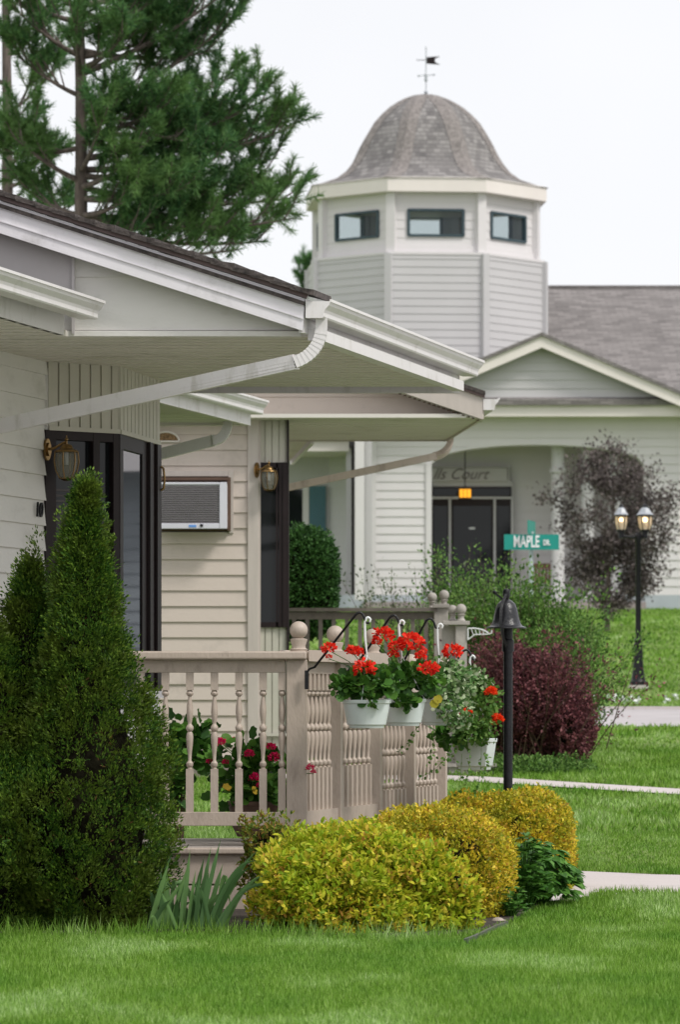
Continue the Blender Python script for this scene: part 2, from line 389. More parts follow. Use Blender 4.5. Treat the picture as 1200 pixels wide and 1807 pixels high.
sheet('lawn', [-500, -100, -30, -10, -3, 0, 3, 10, 30, 100, 500], ys, 0, lawnmat())
def ribbon(name, far, near, dz, m, th=.0, n=24):
    """draped strip between two ground polylines given as (X, Y) lists"""
    V = []; Fs = []; k = 9
    def samp(pl, t):
        pl = np.array(pl); d = np.r_[0, np.cumsum(np.linalg.norm(np.diff(pl, axis=0), axis=1))]; s = t*d[-1]
        return np.array([np.interp(s, d, pl[:, 0]), np.interp(s, d, pl[:, 1])])
    for i in range(n+1):
        a, b = samp(far, i/n), samp(near, i/n)
        for j in range(k):
            p = a+(b-a)*j/(k-1); V.append((p[0], p[1], float(zg(p[1]))+dz))
    for i in range(n):
        for j in range(k-1): Fs.append((i*k+j, i*k+j+1, (i+1)*k+j+1, (i+1)*k+j))
    mb = MB(); mb.add(V, Fs)
    o = mb.build(name, m); return tag(o, kind='structure')
def g2(u, v): p = G(u, v); return (p.x, p.y)
PF = [(g2(940, 1538)[0], g2(940, 1538)[1]), g2(1005, 1541), g2(1200, 1549), (6, g2(1200, 1549)[1]-.5), (20, g2(1200, 1549)[1]-2)]
PN = [g2(930, 1600), g2(1027, 1590), g2(1060, 1577), g2(1200, 1580), (6, g2(1200, 1580)[1]-.4), (20, g2(1200, 1580)[1]-2)]
ribbon('front_path', PF, PN, .012, M['concrete'])
SF = [(-1, g2(760, 1368)[1]), g2(800, 1371), g2(1200, 1395), (9, g2(1200, 1395)[1]-2.2)]
SN = [(-1, g2(760, 1377)[1]), g2(800, 1379.5), g2(1200, 1404.5), (9, g2(1200, 1404)[1]-2.2)]
ribbon('sidewalk', SF, SN, .012, M['concrete'])
ribbon('path_soil_edge', [(x, y+.10+.02*math.sin(x*9)) for x, y in PF], PF, .006, M['soil_edge'], n=40)
ribbon('sidewalk_soil_edge', [(x, y+.10) for x, y in SF], SF, .006, M['soil_edge'], n=40)
RY0, RY1 = G(1100, 1284).y, G(1100, 1254).y
ribbon('road', [(-60, RY1), (60, RY1)], [(-60, RY0), (60, RY0)], .012, M['road'])
# unseen street paving, added to cut green bounce and bring light
sheet('street', [-60, -20, -5, 5, 20, 60], [-45, -20, 5, 10.4], .012, M['road'])
mb = MB()
sheet('driveway', [4.8, 8, 12, 18], sorted([10.4, 14, 18, 22.5, 31, 42, RY0]+[a for a in np.arange(19, RY0, 1.0)]), .012, M['road'])
# kerb strip (low concrete lip on the far side of the road)
mb = MB(); mb.bx(-60, 60, RY1, RY1+.15, float(zg(RY1))-.05, float(zg(RY1))+.05); tag(mb.build('kerb', M['concrete']), kind='structure')
# planting bed below the shrubs
bed = [(-1.75, 17.9), (-.6, 18.0), (.15, 17.65), (.50, 17.75), (.70, 18.35), (.86, 19.2), (1.0, 20.2), (1.2, 21.6), (1.0, 23.6), (.3, 23.6), (-.1, 19.9), (-2.2, 19.9), (-2.4, 18.3)]
mb = MB(); mb.prism([(x, y, float(zg(y))+.015) for x, y in bed], (0, 0, -.05)); tag(mb.build('mulch_bed', M['mulch']), kind='structure')
# ---- grass blades
def inpoly(px, py, poly):
    c = np.zeros(len(px), bool); n = len(poly)
    for i in range(n):
        x0, y0 = poly[i]; x1, y1 = poly[(i+1) % n]
        t = ((y0 > py) != (y1 > py)) & (px < (x1-x0)*(py-y0)/((y1-y0)+1e-12)+x0); c ^= t
    return c
pathpoly = PF+PN[::-1]; walkpoly = SF+SN[::-1]
def blades(N, y0, y1, h, wd, marg=.5):
    y = y0+(y1-y0)*rng.rand(N)**1.0; half = .0875*y+marg
    # uniform density over trapezoid
    keep = rng.rand(N) < half/half.max(); y = y[keep]; half = half[keep]
    x = (rng.rand(len(y))*2-1)*half
    bad = inpoly(x, y-.045, pathpoly) | inpoly(x, y, pathpoly) | inpoly(x, y, walkpoly) | inpoly(x, y, bed) | ((y > RY0) & (y < RY1)) | ((x < -.2) & (y > 19.8) & (y < 21.3))
    x, y = x[~bad], y[~bad]; n = len(x)
    fb = Fbm(10, .8, 4, 3); fv = fb(np.stack([x, y, 0*x], 1))
    hh = h*(.55+.6*rng.rand(n))*(1+.15*fv)
    az = rng.rand(n)*6.28; lean = .15+.55*rng.rand(n)
    base = np.stack([x, y, zg(y)-.004], 1)
    d = np.stack([np.cos(az)*lean, np.sin(az)*lean, np.ones(n)], 1); d /= np.linalg.norm(d, axis=1)[:, None]
    return base, d, hh, wd
def grass(name, sets, m):
    B = np.concatenate([s[0] for s in sets]); D = np.concatenate([s[1] for s in sets]); H = np.concatenate([s[2] for s in sets])
    W = np.concatenate([np.full(len(s[0]), s[3]) for s in sets])
    tv = [(-.5, 0, 0), (.5, 0, 0), (.35, .55, .05), (-.35, .55, .05), (0, 1, .22)]
    return scatter(name, tv, [(0, 1, 2, 3), (3, 2, 4)], B, D, H, m, aspect=W/H)
def grassmat():
    m = leafmat('grass_blades', [(.08, .165, .018), (.14, .28, .03), (.21, .38, .05), (.35, .50, .14)], .5, .35)
    n = m.node_tree.nodes; l = m.node_tree.links; b = n['Principled BSDF']
    src = b.inputs['Base Color'].links[0].from_socket
    tc = n.new('ShaderNodeTexCoord'); mp = n.new('ShaderNodeMapping'); mp.inputs['Scale'].default_value = (.9, .45, 0); l.new(tc.outputs['Object'], mp.inputs[0])
    no = n.new('ShaderNodeTexNoise'); no.inputs['Scale'].default_value = 1.6; no.inputs['Detail'].default_value = 4; l.new(mp.outputs[0], no.inputs[0])
    r = n.new('ShaderNodeValToRGB'); e = r.color_ramp.elements
    e[0].position = .36; e[0].color = (.72, .86, .7, 1); e[1].position = .64; e[1].color = (1.65, 1.45, 2.7, 1)
    q = e.new(.52); q.color = (1.05, 1.05, 1.0, 1)
    l.new(no.outputs[0], r.inputs[0])
    mi = n.new('ShaderNodeMix'); mi.data_type = 'RGBA'; mi.blend_type = 'MULTIPLY'; mi.inputs[0].default_value = 1
    l.new(src, mi.inputs[6]); l.new(r.outputs[0], mi.inputs[7])
    for lk in list(l):
        if lk.from_socket == src and lk.to_socket in [x for nn in n for x in nn.inputs if nn != mi]:
            ts = lk.to_socket; l.remove(lk); l.new(mi.outputs[2], ts)
    return m
GM = grassmat()
grass('grass', [blades(350000, 12.0, 18.6, .042, .0040, 1.2), blades(240000, 18.6, 26, .042, .0055, 1.5), blades(130000, 26, 36, .05, .010, 2.5), blades(90000, 36, 50, .05, .016, 3), blades(100000, 50, 83, .06, .03, 4)], GM)
tag(bpy.data.objects['grass'], 'short mown green lawn grass', 'grass', kind='stuff')
# taller tufts along the bed edge
n = 2600
t = rng.rand(n); be = np.array([(-2.1, 17.95), (-1.6, 17.85), (-.6, 17.95), (.15, 17.5), (.62, 17.68)])
dd = np.r_[0, np.cumsum(np.linalg.norm(np.diff(be, axis=0), axis=1))]; s_ = t*dd[-1]
bx_ = np.interp(s_, dd, be[:, 0]); by_ = np.interp(s_, dd, be[:, 1])+rng.normal(size=n)*.06
az = rng.rand(n)*6.28; le = .1+.5*rng.rand(n)
tu = grass('edge_grass', [(np.stack([bx_, by_, zg(by_)], 1), np.stack([np.cos(az)*le, np.sin(az)*le, np.ones(n)], 1), .05+.07*rng.rand(n)**2.5, .004)], GM)
tag(tu, 'longer untrimmed grass along the planting bed edge', 'grass', kind='stuff')
# ================================================================ NEAR HOUSE
SD = Vector((.25, 1, 0))      # direction in which the near row of houses recedes
nh = thing('near_house', (-2.2, 21, 0), 'nearest pale grey house at left with wide gabled porch eave and dark bay window', 'house')
ZS = 2.91                     # soffit height
EX, EY = XU(538, 20.0), 20.0  # eave corner
def eave(d): return Vector((EX+.25*(d-20), d, 0))
# rake board (front gable)
def rz(u, v, D=20.0): return P(u, v, D)
mb = MB(); mb.prism([rz(-600, 219), rz(537, 528), rz(535, 583), rz(-600, 216+5)], (0, .03, 0)) if False else None
mb = MB(); sl_ = (527-355)/(535.0)
def rk(u, v0): return v0+sl_*u
mb.prism([P(-500, rk(-500, 355), 19.97), P(537, rk(537, 355), 19.97), P(534, 583, 19.97), P(-500, rk(-500, 411), 19.97)], (0, .03, 0))
# shallow routed lines of the board
for q in (.22, .62):
    mb.prism([P(-500, rk(-500, 355+56*q), 19.962), P(535.5, rk(535.5, 355+56*q), 19.962), P(535.5, rk(535.5, 356+56*q), 19.962), P(-500, rk(-500, 356+56*q), 19.962)], (0, .012, 0))
mb.build('rake_board', M['white'], nh, bevel=.003)
mb = MB(); mb.prism([P(-500, rk(-500, 343), 19.95), P(545, rk(545, 343), 19.95), P(540, rk(540, 352.5), 19.95), P(-500, rk(-500, 352.5), 19.95)], (0, .05, 0))
mb.build('drip_edge', M['brown_trim'], nh)
# roof slab, ridge out of frame to the left
e0 = Vector((XU(536, 19.95), 19.95, 3.055)); L = 4.2
e1 = e0+SD*3.62; up_ = Vector((-L, 0, L*sl_))
rf = MB(); rf.prism([e0, e1, e1+up_, e0+up_], (0, 0, .02))
rf.prism([e0+up_, e1+up_, e1+up_+Vector((-3.5, 0, -3.5*sl_)), e0+up_+Vector((-3.5, 0, -3.5*sl_))], (0, 0, .02))
for i in range(42):           # shingle butts at the rake, each a little uneven
    a = e0+up_*(i/42.0); b = e0+up_*((i+1)/42.0)
    j = .012+.014*rng.rand(); y0 = -.015-.02*rng.rand()
    k_ = ZV(rk(548, 338), 19.95)-3.055-.022; rf.prism([a+Vector((.05, y0, k_-.002)), b+Vector((.03, y0, k_-.002)), b+Vector((.03, y0, k_+.004+j*.5)), a+Vector((.05, y0, k_+.008+j))], SD*.35)
ro = rf.build('roof', M['shingle_edge'], nh)
# gable wall under the rake: siding
mb = MB(); W0 = 20.12
laps(mb, (0, W0, 0), (1, 0, 0), (0, -1, 0), [(XU(110, W0), ZV(590, W0)), (XU(528, W0), ZV(590, W0)), (XU(528, W0), ZV(572, W0)), (XU(110, W0), ZV(425, W0))], .27, .012, start=ZV(583+98/2*0-44*.0, W0))
mb.build('gable_siding', M['siding_grey'], nh)
mb = MB(); mb.bx(XU(108, 20.1), XU(532, 20.1), 20.085, 20.12, ZS, ZV(584, 20.1)); mb.build('gable_trim', M['siding_grey'], nh, bevel=.003)
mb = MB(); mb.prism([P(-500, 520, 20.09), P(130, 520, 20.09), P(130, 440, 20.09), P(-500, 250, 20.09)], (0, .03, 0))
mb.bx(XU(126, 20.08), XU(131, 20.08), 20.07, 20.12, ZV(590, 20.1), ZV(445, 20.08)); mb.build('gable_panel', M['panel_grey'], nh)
# soffit (boards run across)
def ceil_boards(mb, y0, y1, xl, xr, z, pitch=.17):
    """flat panel strips across X with recessed joints between them"""
    y = y0
    while y < y1-.01:
        yb = min(y+pitch-.035, y1)
        mb.add([(xl(y), y, z), (xr(y), y, z), (xr(yb), yb, z), (xl(yb), yb, z), (xl(y), y, z+.03), (xr(y), y, z+.03), (xr(yb), yb, z+.03), (xl(yb), yb, z+.03)], [(0, 3, 2, 1), (4, 5, 6, 7), (0, 1, 5, 4), (3, 7, 6, 2), (0, 4, 7, 3), (1, 2, 6, 5)])
        y += pitch
    mb.add([(xl(y0), y0, z+.028), (xr(y0), y0, z+.028), (xr(y1), y1, z+.028), (xl(y1), y1, z+.028)], [(0, 3, 2, 1)])
mb = MB(); ceil_boards(mb, 20.1, 23.3, lambda y: -6, lambda y: eave(y).x+.03, ZS)
ceil_boards(mb, 17.0, 20.1, lambda y: -6, lambda y: XU(112, 20.0)+.25*(y-20)-.01, ZS)
mb.build('soffit', M['soffit'], nh)
def gutter(name, p, d, parent, s=1.0, caps=True, solidback=True):
    """K-profile gutter; p = top back corner at the near end, d = run vector"""
    pr = [(0, 0), (0, -.094), (.086, -.094), (.092, -.086), (.092, -.066), (.098, -.052), (.118, -.03), (.124, -.014), (.131, -.014), (.131, 0), (.122, 0), (.122, -.010), (.006, -.010), (.006, 0)]
    mb = MB(); p = Vector(p)
    mb.prism([p+Vector((a*s, 0, b*s)) for a, b in pr], d)
    return mb.build(name, M['gutter'], parent)
g1p = P(539, 528, 19.96)
gutter('gutter', g1p, SD*3.62, nh)
# fascia below gutter 1
def vslab(mb, a, b, z0, z1, th=.03, side=-1):
    a, b = Vector(a), Vector(b); d = (b-a); n = Vector((d.y, -d.x, 0)).normalized()*side*th
    mb.prism([Vector((a.x, a.y, z0)), Vector((b.x, b.y, z0)), Vector((b.x, b.y, z1)), Vector((a.x, a.y, z1))], n)
mb = MB(); vslab(mb, eave(19.99), eave(23.55), ZS+.01, 3.09, .03); mb.build('fascia', M['gutter'], nh)
mb = MB(); a, b = eave(20.05)+Vector((.07, 0, 0)), eave(23.35)+Vector((.07, 0, 0)); vslab(mb, a, b, ZS-.022, ZS+.035, .07); mb.build('frieze_trim', M['gutter'], nh)
mb = MB(); mb.bx(-3, eave(23.55).x, 23.53, 23.56, ZS-.02, 3.06); mb.build('rear_rake_board', M['gutter'], nh)
# gutter 2 (lower left, ends at the gable)
g2p = P(140, 531, 19.98)
gutter('gutter', g2p-SD*3.2, SD*3.2, nh)
f2 = XU(112, 20.0)
mb = MB(); vslab(mb, (f2-.75, 17, 0), (f2, 20.0, 0), ZS+.0, ZS+.13, .03); mb.build('fascia', M['gutter'], nh)
mb = MB(); mb.prism([g2p, g2p-SD*3.2, g2p-SD*3.2+Vector((-3, 0, 1)), g2p+Vector((-3, 0, 1))], (0, 0, .03)); mb.build('lower_roof', M['shingle_edge'], nh)
# downspout of gutter 1
def corrug(mb, path, w_, h_, up=(0, 0, 1)):
    mb.rect(path, w_, h_, up)
    for q in (-.3, -.1, .1, .3):
        pth = [Vector(p) for p in path]
        mb.rect([p+Vector((0, -w_*.5-.001, q*h_)) for p in pth[-2:]], .006, h_*.07, up)
def elbow_ribs(mb, path, w_, h_):
    for i in range(1, len(path)-1):
        p = Vector(path[i]); t = (Vector(path[i+1])-Vector(path[i-1])).normalized()*.006
        mb.rect([p-t*.7, p+t*.7], w_+.003, h_+.003, (0, 1, 0))
def arc(pts, n=10):
    """quadratic bezier through three points"""
    a, b, c = [Vector(p) for p in pts]; return [a*(1-t)**2+b*2*t*(1-t)+c*t*t for t in [i/n for i in range(n+1)]]
ep = arc([P(567, 562, 20.05), P(572, 622, 20.05), P(520, 640, 20.05)], 12)
mb = MB(); mb.rect(ep, .06, .076, (0, 1, 0)); elbow_ribs(mb, ep[2:], .06, .076)
st = [P(522, 638.5, 20.05), P(-60, 765, 20.75)]
mb.rect(st, .076, .06, (0, 1, 0))
for q in (-.32, -.11, .11, .32):
    dv = Vector((0, 0, q*.076)); mb.rect([st[0]+dv+Vector((0, -.032, 0)), st[1]+dv+Vector((0, -.032, 0))], .005, .004, (0, 1, 0))
mb.build('downspout', M['gutter'], nh, smooth=40)
# left wall with lap siding
A = Vector((XU(0, 20.94), 20.94, 0)); B = Vector((XU(81, 21.62), 21.62, 0)); wd_ = (B-A).normalized(); A0 = A-wd_*3.6
nn = Vector((wd_.y, -wd_.x, 0))
mb = MB(); laps(mb, A0, wd_, nn, [(0, .1), ((B-A0).length, .1), ((B-A0).length, ZS), (0, ZS)], .137, .016, start=ZV(827, 20.94)-.137*20, jit=.25)
wl = mb.build('wall', M['siding_grey'], nh)
mb = MB(); z_b = ZV(827, 20.94)
for sj, kj in ((3.25, 4), (3.42, -2), (3.1, 1), (3.36, 6)): wbox_ = (A0+wd_*sj+nn*.0005, sj); zz = z_b+.137*kj; p_ = A0+wd_*sj; mb.prism([p_+nn*.003+Vector((0, 0, zz+.133)), p_+nn*.018+Vector((0, 0, zz+.004)), p_+nn*.018+wd_*.004+Vector((0, 0, zz+.004)), p_+nn*.003+wd_*.004+Vector((0, 0, zz+.133))], nn*.0015); mb.build('siding_joint', M['panel_grey'], nh); mb = MB()
mb = MB(); vslab(mb, A0-nn*.02, B-nn*.02, 0, ZS, .2, side=1) if False else None
# solid body behind the walls
B0 = Vector((XU(83, 21.6), 21.6, 0)); B1 = Vector((XU(208, 21.9), 21.9, 0)); B2 = Vector((XU(278, 22.88), 22.88, 0))
inn = .04
bodyp = [A0-nn*inn, B-nn*inn, Vector((B0.x, B0.y+.06, 0)), Vector((B1.x-.04, B1.y+.06, 0)), Vector((B2.x-.05, B2.y, 0)), Vector((-1.5, 23.5, 0)), Vector((-1.45, 26.2, 0)), Vector((-8, 26.2, 0)), Vector((-8, A0.y, 0))]
mb = MB(); mb.prism(bodyp, (0, 0, ZS-.01)); mb.build('body', M['frame'], nh)
# bay: vertical board header
ZB = 2.55
f_d = (B1-B0); s_d = (B2-B1); fn = Vector((f_d.y, -f_d.x, 0)).normalized(); sn = Vector((s_d.y, -s_d.x, 0)).normalized()
mb = MB(); grooves(mb, B0, f_d, fn, [(0, ZB), (f_d.length, ZB), (f_d.length, ZS), (0, ZS)], .071, .012, .012)
grooves(mb, B1, s_d, sn, [(0, ZB), (s_d.length, ZB), (s_d.length, ZS), (0, ZS)], .092, .014, .012)
mb.box(B1+Vector((0, 0, (ZB+ZS)/2)), (.03, .03, ZS-ZB)); mb.prism([B0+fn*.02+Vector((0, 0, ZB-.012)), B1+fn*.02+Vector((0, 0, ZB-.012)), B1+fn*.02+Vector((0, 0, ZB+.012)), B0+fn*.02+Vector((0, 0, ZB+.012))], -fn*.04)
mb.prism([B1+sn*.02+Vector((0, 0, ZB-.012)), B2+sn*.02+Vector((0, 0, ZB-.012)), B2+sn*.02+Vector((0, 0, ZB+.012)), B1+sn*.02+Vector((0, 0, ZB+.012))], -sn*.04)
mb.build('bay_header', M['vertical_panel'], nh)
def wpts(o, d, n, s0, s1, z0, z1, y0, y1):
    """box on a wall: s along wall, z up, y outward"""
    d = d.normalized(); Z = Vector((0, 0, 1))
    a = o+d*s0+n*y0+Z*z0; return [a, a+d*(s1-s0), a+d*(s1-s0)+Z*(z1-z0), a+Z*(z1-z0)], n*(y1-y0)
def wbox(mb, o, d, n, s0, s1, z0, z1, y0, y1): p, e = wpts(o, d, n, s0, s1, z0, z1, y0, y1); mb.prism(p, e)
ZW = 1.12; fl = f_d.length; sl2 = s_d.length
# front window with blinds
mb = MB()
for a, b in ((0, .05), (fl*.63, fl*.72), (fl-.04, fl)): wbox(mb, B0, f_d, fn, a, b, ZW, ZB-.012, -.03, .012)
wbox(mb, B0, f_d, fn, .05, fl-.04, ZB-.06, ZB-.012, -.03, .01); wbox(mb, B0, f_d, fn, .05, fl-.04, ZW, ZW+.06, -.03, .01)
wbox(mb, B0, f_d, fn, -.025, 0, ZW-.1, ZB-.01, -.03, .02)
wf = mb.build('window', M['frame'], nh)
mb = MB(); wbox(mb, B0, f_d, fn, .03, fl-.02, ZW+.03, ZB-.03, -.034, -.028); mb.build('pane', M['glass'], wf)
mb = MB()
for k in range(34):
    z = ZW+.1+k*.03; wbox(mb, B0, f_d, fn, .055, fl*.60, z, z+.012, -.027, -.02)
mb.build('blind', M['blind'], wf)
# side window (reflecting)
mb = MB()
for a, b, c in ((0, .075, .012), (sl2*.60, sl2*.72, .0), (sl2*.72, sl2*.80, .02), (sl2*.80, sl2*.9, .004), (sl2*.9, sl2, .022)): wbox(mb, B1, s_d, sn, a, b, ZW, ZB-.012, -.035, c)
wbox(mb, B1, s_d, sn, .075, sl2*.6, ZB-.09, ZB-.012, -.035, .008); wbox(mb, B1, s_d, sn, .075, sl2*.6, ZW, ZW+.21, -.035, .006)
wf2 = mb.build('window', M['frame'], nh)
mb = MB(); wbox(mb, B1, s_d, sn, .07, sl2*.62, ZW+.2, ZB-.08, -.02, -.008); mb.build('pane', M['glass_refl'], wf2)
mb = MB(); wbox(mb, B1, s_d, sn, .076, .092, ZW+.2, ZB-.08, -.03, .004); wbox(mb, B1, s_d, sn, .09, sl2*.6, ZB-.13, ZB-.09, -.03, -.01); mb.build('sash', M['gutter'], wf2)
hp = B2+sn*.02; hz = [ZV(866, 22.9), ZV(824, 22.9)]
mb = MB(); mb.tube([hp+Vector((.0, -.02, hz[0])), hp+Vector((.016, -.02, hz[0]+.012)), hp+Vector((.02, -.02, (hz[0]+hz[1])/2)), hp+Vector((.014, -.02, hz[1]-.012)), hp+Vector((0, -.02, hz[1]))], .007)
mb.build('handle', M['brass'], wf2, smooth=60)
# panel below the bay
mb = MB(); grooves(mb, B0, f_d, fn, [(0, .3), (fl, .3), (fl, ZW-.02), (0, ZW-.02)], .07, .008, .01)
grooves(mb, B1, s_d, sn, [(0, .3), (sl2, .3), (sl2, ZW-.02), (0, ZW-.02)], .09, .008, .01)
wbox(mb, B1, s_d, sn, 0, sl2+.02, ZW-.04, ZW, -.02, .03); wbox(mb, B0, f_d, fn, 0, fl, ZW-.04, ZW, -.02, .03)
mb.build('lower_panel', M['white'], nh)
# corner board between wall and bay
mb = MB(); mb.box(B+Vector((-.0, -.01, 1.45)), (.03, .03, 2.85)); mb.build('corner_board', M['gutter'], nh)
# rear eave with second gutter
g3 = P(352, 681, 25.4)-SD*2.0
gutter('gutter', g3+Vector((-.02, 0, 0)), SD*3.25, nh)
g3e = g3+SD*3.25
mb = MB(); vslab(mb, (g3.x, g3.y, 0), (g3e.x-.012, g3e.y-.05, 0), ZS-.0, 3.08, .03); mb.build('fascia', M['gutter'], nh)
mb = MB(); ceil_boards(mb, 23.6, g3e.y-.06, lambda y: -4, lambda y: g3.x+.25*(y-g3.y)-.035, ZS+.02); mb.bx(-4, g3e.x-.03, g3e.y-.06, g3e.y-.03, ZS-.0, 3.1); mb.build('soffit', M['soffit'], nh)
mb = MB(); mb.prism([g3+Vector((0, .3, 0)), g3e, g3e+Vector((-3, 0, 1)), g3+Vector((-3, .3, 1))], (0, 0, .03)); mb.build('rear_roof', M['shingle_edge'], nh)
ep = arc([P(401, 722, 26.5), P(407, 775, 26.5), P(375, 778, 26.5)], 12)
mb = MB(); mb.rect(ep, .06, .075, (0, 1, 0)); elbow_ribs(mb, ep[2:], .06, .075); mb.rect([P(378, 777, 26.5), P(240, 812, 26.6)], .075, .06, (0, 1, 0)); mb.build('downspout', M['gutter'], nh, smooth=40)
# house number
def text3d(name, body, size, loc, rot, m, parent=None, ext=.004, shear=0, align='CENTER', sx=1, bold=0):
    cu = bpy.data.curves.new(name, 'FONT'); cu.body = body; cu.size = size; cu.extrude = ext; cu.shear = shear; cu.align_x = align; cu.align_y = 'CENTER'; cu.offset = bold
    o = bpy.data.objects.new(name, cu); COL.objects.link(o)
    dg = bpy.context.evaluated_depsgraph_get(); me = bpy.data.meshes.new_from_object(o.evaluated_get(dg)); bpy.data.objects.remove(o)
    from mathutils import Euler, Matrix
    mt = Matrix.Translation(Vector(loc)) @ Euler(rot).to_matrix().to_4x4() @ Matrix.Diagonal((sx, 1, 1, 1))
    me.transform(mt)
    off = rootloc(parent) if parent else Vector(loc)
    me.transform(Matrix.Translation(-off))
    me.materials.clear()
    o2 = link(name, me, m, parent, off if not parent else None); return o2
pn = A+(B-A)*.74+nn*.025; ang = math.atan2(wd_.y, wd_.x)
text3d('house_number', '10', .115, (pn.x, pn.y, ZV(900, 21.4)), (math.radians(90), 0, ang), M['black'], nh, .005, .15)
# ---------------------------------------------------------------- wall lanterns
def lantern(base, outd, s, label, group):
    """base: point on wall (Vector), outd: horizontal unit vector pointing away from the wall"""
    t = thing('wall_lantern', base, label, 'lantern', group); o = Vector(outd).normalized(); Z = Vector((0, 0, 1)); b = Vector(base)
    sd_ = Vector((-o.y, o.x, 0))
    mb = MB(); pts = [b+sd_*(.035*s*math.cos(a))+Z*(.07*s*math.sin(a)) for a in [i*math.pi/8 for i in range(16)]]; mb.prism(pts, o*.015*s)
    mb.prism([b+o*.015*s+(p-b)*.6 for p in pts], o*.012*s); mb.build('backplate', M['brass'], t, smooth=40)
    c = b+o*.15*s
    mb = MB(); mb.tube([b+o*.02*s, b+o*.07*s+Z*.01*s, b+o*.11*s+Z*.03*s, c+Z*.045*s], .009*s); mb.tube([c+Z*.01*s, c+Z*.085*s], [.008*s, .003*s]); mb.ball(c+Z*.06*s, .012*s, 10)
    mb.build('arm', M['brass'], t, smooth=50)
    mb = MB(); mb.lathe(c, [(.02*s, .03*s), (.035*s, .02*s), (.045*s, .0), (.075*s, -.012*s), (.078*s, -.022*s), (.07*s, -.024*s)], 12)
    hs = [(-.022, .074), (-.08, .08), (-.14, .068), (-.185, .045)]
    for k in range(6):
        a = k*math.pi/3+.3; mb.tube([c+Vector((math.cos(a)*r*s, math.sin(a)*r*s, z*s)) for z, r in hs], .004*s, 6)
    mb.lathe(c+Z*(-.19*s), [(.045*s, 0), (.05*s, .006*s), (.02*s, -.012*s)], 12)
    mb.build('cage', M['brass'], t, smooth=40)
    mb = MB(); mb.lathe(c, [(r*.93*s, z*s) for z, r in hs], 6, .3); mb.build('glass_shade', M['lantern_glass'], t)
    mb = MB(); mb.tube([c+Z*-.02*s, c+Z*-.1*s], .012*s); mb.build('candle_bulb', M['hook'], t, smooth=50)
    return t
M['lantern_glass'] = glassmat('lantern_glass', (.25, .24, .2), .55)
lw = A+(B-A)*.92+nn*.02; lantern(Vector((lw.x, lw.y, ZV(792, 21.5))), (nn.x*.9, -.45, 0), .86, 'nearer brass wall lantern with clear glass on the grey left wall by the bay window', 'brass wall lanterns')
# ================================================================ MIDDLE HOUSE
mh = thing('middle_house', (-1, 33, .4), 'beige house in the middle with lap siding, air conditioner and dark narrow window', 'house')
DM = 31.0; MS = Vector((-.075, 1, 0)); ZM = ZV(741, DM)
wy = Vector((0, -1, 0)); wx = Vector((1, 0, 0))
def fr(u, v, D=DM): return (XU(u, D), ZV(v, D))
mb = MB(); zb = ZV(1338, DM); O = (0, DM, 0)
LM = .122; st0 = ZV(1290, DM)
x0 = XU(180, DM); xa, xb = XU(271, DM), XU(407, DM); za, zt = ZV(939, DM), ZV(841, DM); x1 = XU(440, DM)
for pg in ([(x0, zb), (x1, zb), (x1, za), (x0, za)], [(x0, zt), (x1, zt), (x1, ZM), (x0, ZM)], [(xb+.01, za), (x1, za), (x1, zt), (xb+.01, zt)], [(x0, za), (xa, za), (xa, zt), (x0, zt)]):
    laps(mb, O, wx, wy, pg, LM, .014, start=st0-LM*10)
mb.build('wall', M['siding_beige'], mh)
mb = MB(); mb.bx(XU(437, DM), XU(456, DM), DM-.03, DM+.02, zb, ZM-.0)
mb.bx(XU(403, DM), XU(412, DM), DM-.02, DM+.02, za-.01, zt+.05); mb.bx(xa, XU(402.8, DM), DM-.02, DM+.02, zt, zt+.045)
mb.build('corner_board', M['trim_beige'], mh, bevel=.003)
# body
xr = XU(506, DM)
mb = MB(); mb.prism([(x0, DM+.02, .1), (xr-.02, DM+.16, .1), (xr-.02-.075*8, DM+8, .1), (x0, DM+8, .1)], (0, 0, ZM-.11)); mb.build('body', M['siding_beige'], mh)
# gable
gl, gr = XU(380, DM), XU(838, DM); zg0 = ZM
mslope = (737-681)/(837-671.0)
mb = MB(); laps(mb, (0, DM-.002, 0), wx, wy, [(gl-2, zg0), (gr, zg0), (gr-.01, zg0+.01), (gl-2, zg0+mslope*(gr-gl+2))], .135, .012, start=zg0-.09)
mb.bx(gl-2, gr, DM-.02, DM+.02, zg0-.0, zg0+.045); mb.build('gable_siding', M['siding_beige'], mh)
mb = MB(); ya = DM-.28
def mr(u, v0=737.0): return v0+mslope*(u-837)
mb.prism([P(852, mr(852)-2, ya), P(852, 701, ya), P(100, 701-mslope*752, ya), P(100, mr(100), ya)], (0, .03, 0)); mb.build('rake_board', M['trim_beige'], mh)
mb = MB(); mb.prism([P(856, 702, ya-.02), P(856, 696, ya-.02), P(100, 696-mslope*756, ya-.02), P(100, 702-mslope*756, ya-.02)], (0, .04, 0)); mb.build('drip_edge', M['brown_trim'], mh)
mb = MB()
for k in range(34):      # perforated strip under the rake overhang
    u = 560+k*8.6; mb.box(P(u, mr(u)+2.0, ya+.03), (.022, .012, .010))
mb.build('vent_strip', M['ac_wood'], mh)
mb = MB(); e0 = P(857, 697, ya-.03); mb.prism([e0, e0+MS*3.0, e0+MS*3.0+Vector((-5, 0, 5*mslope)), e0+Vector((-5, 0, 5*mslope))], (0, 0, .03)); mb.build('roof', M['shingle_edge'], mh)
mb = MB(); mb.prism([P(100, mr(100)-1, ya+.03), P(852, mr(852)-1, ya+.03), P(852, mr(852)-1, ya+.03)+Vector((0, .26, 0)), P(100, mr(100)-1, ya+.03)+Vector((0, .26, 0))], (0, 0, .01)); mb.build('rake_soffit', M['vertical_panel'], mh)
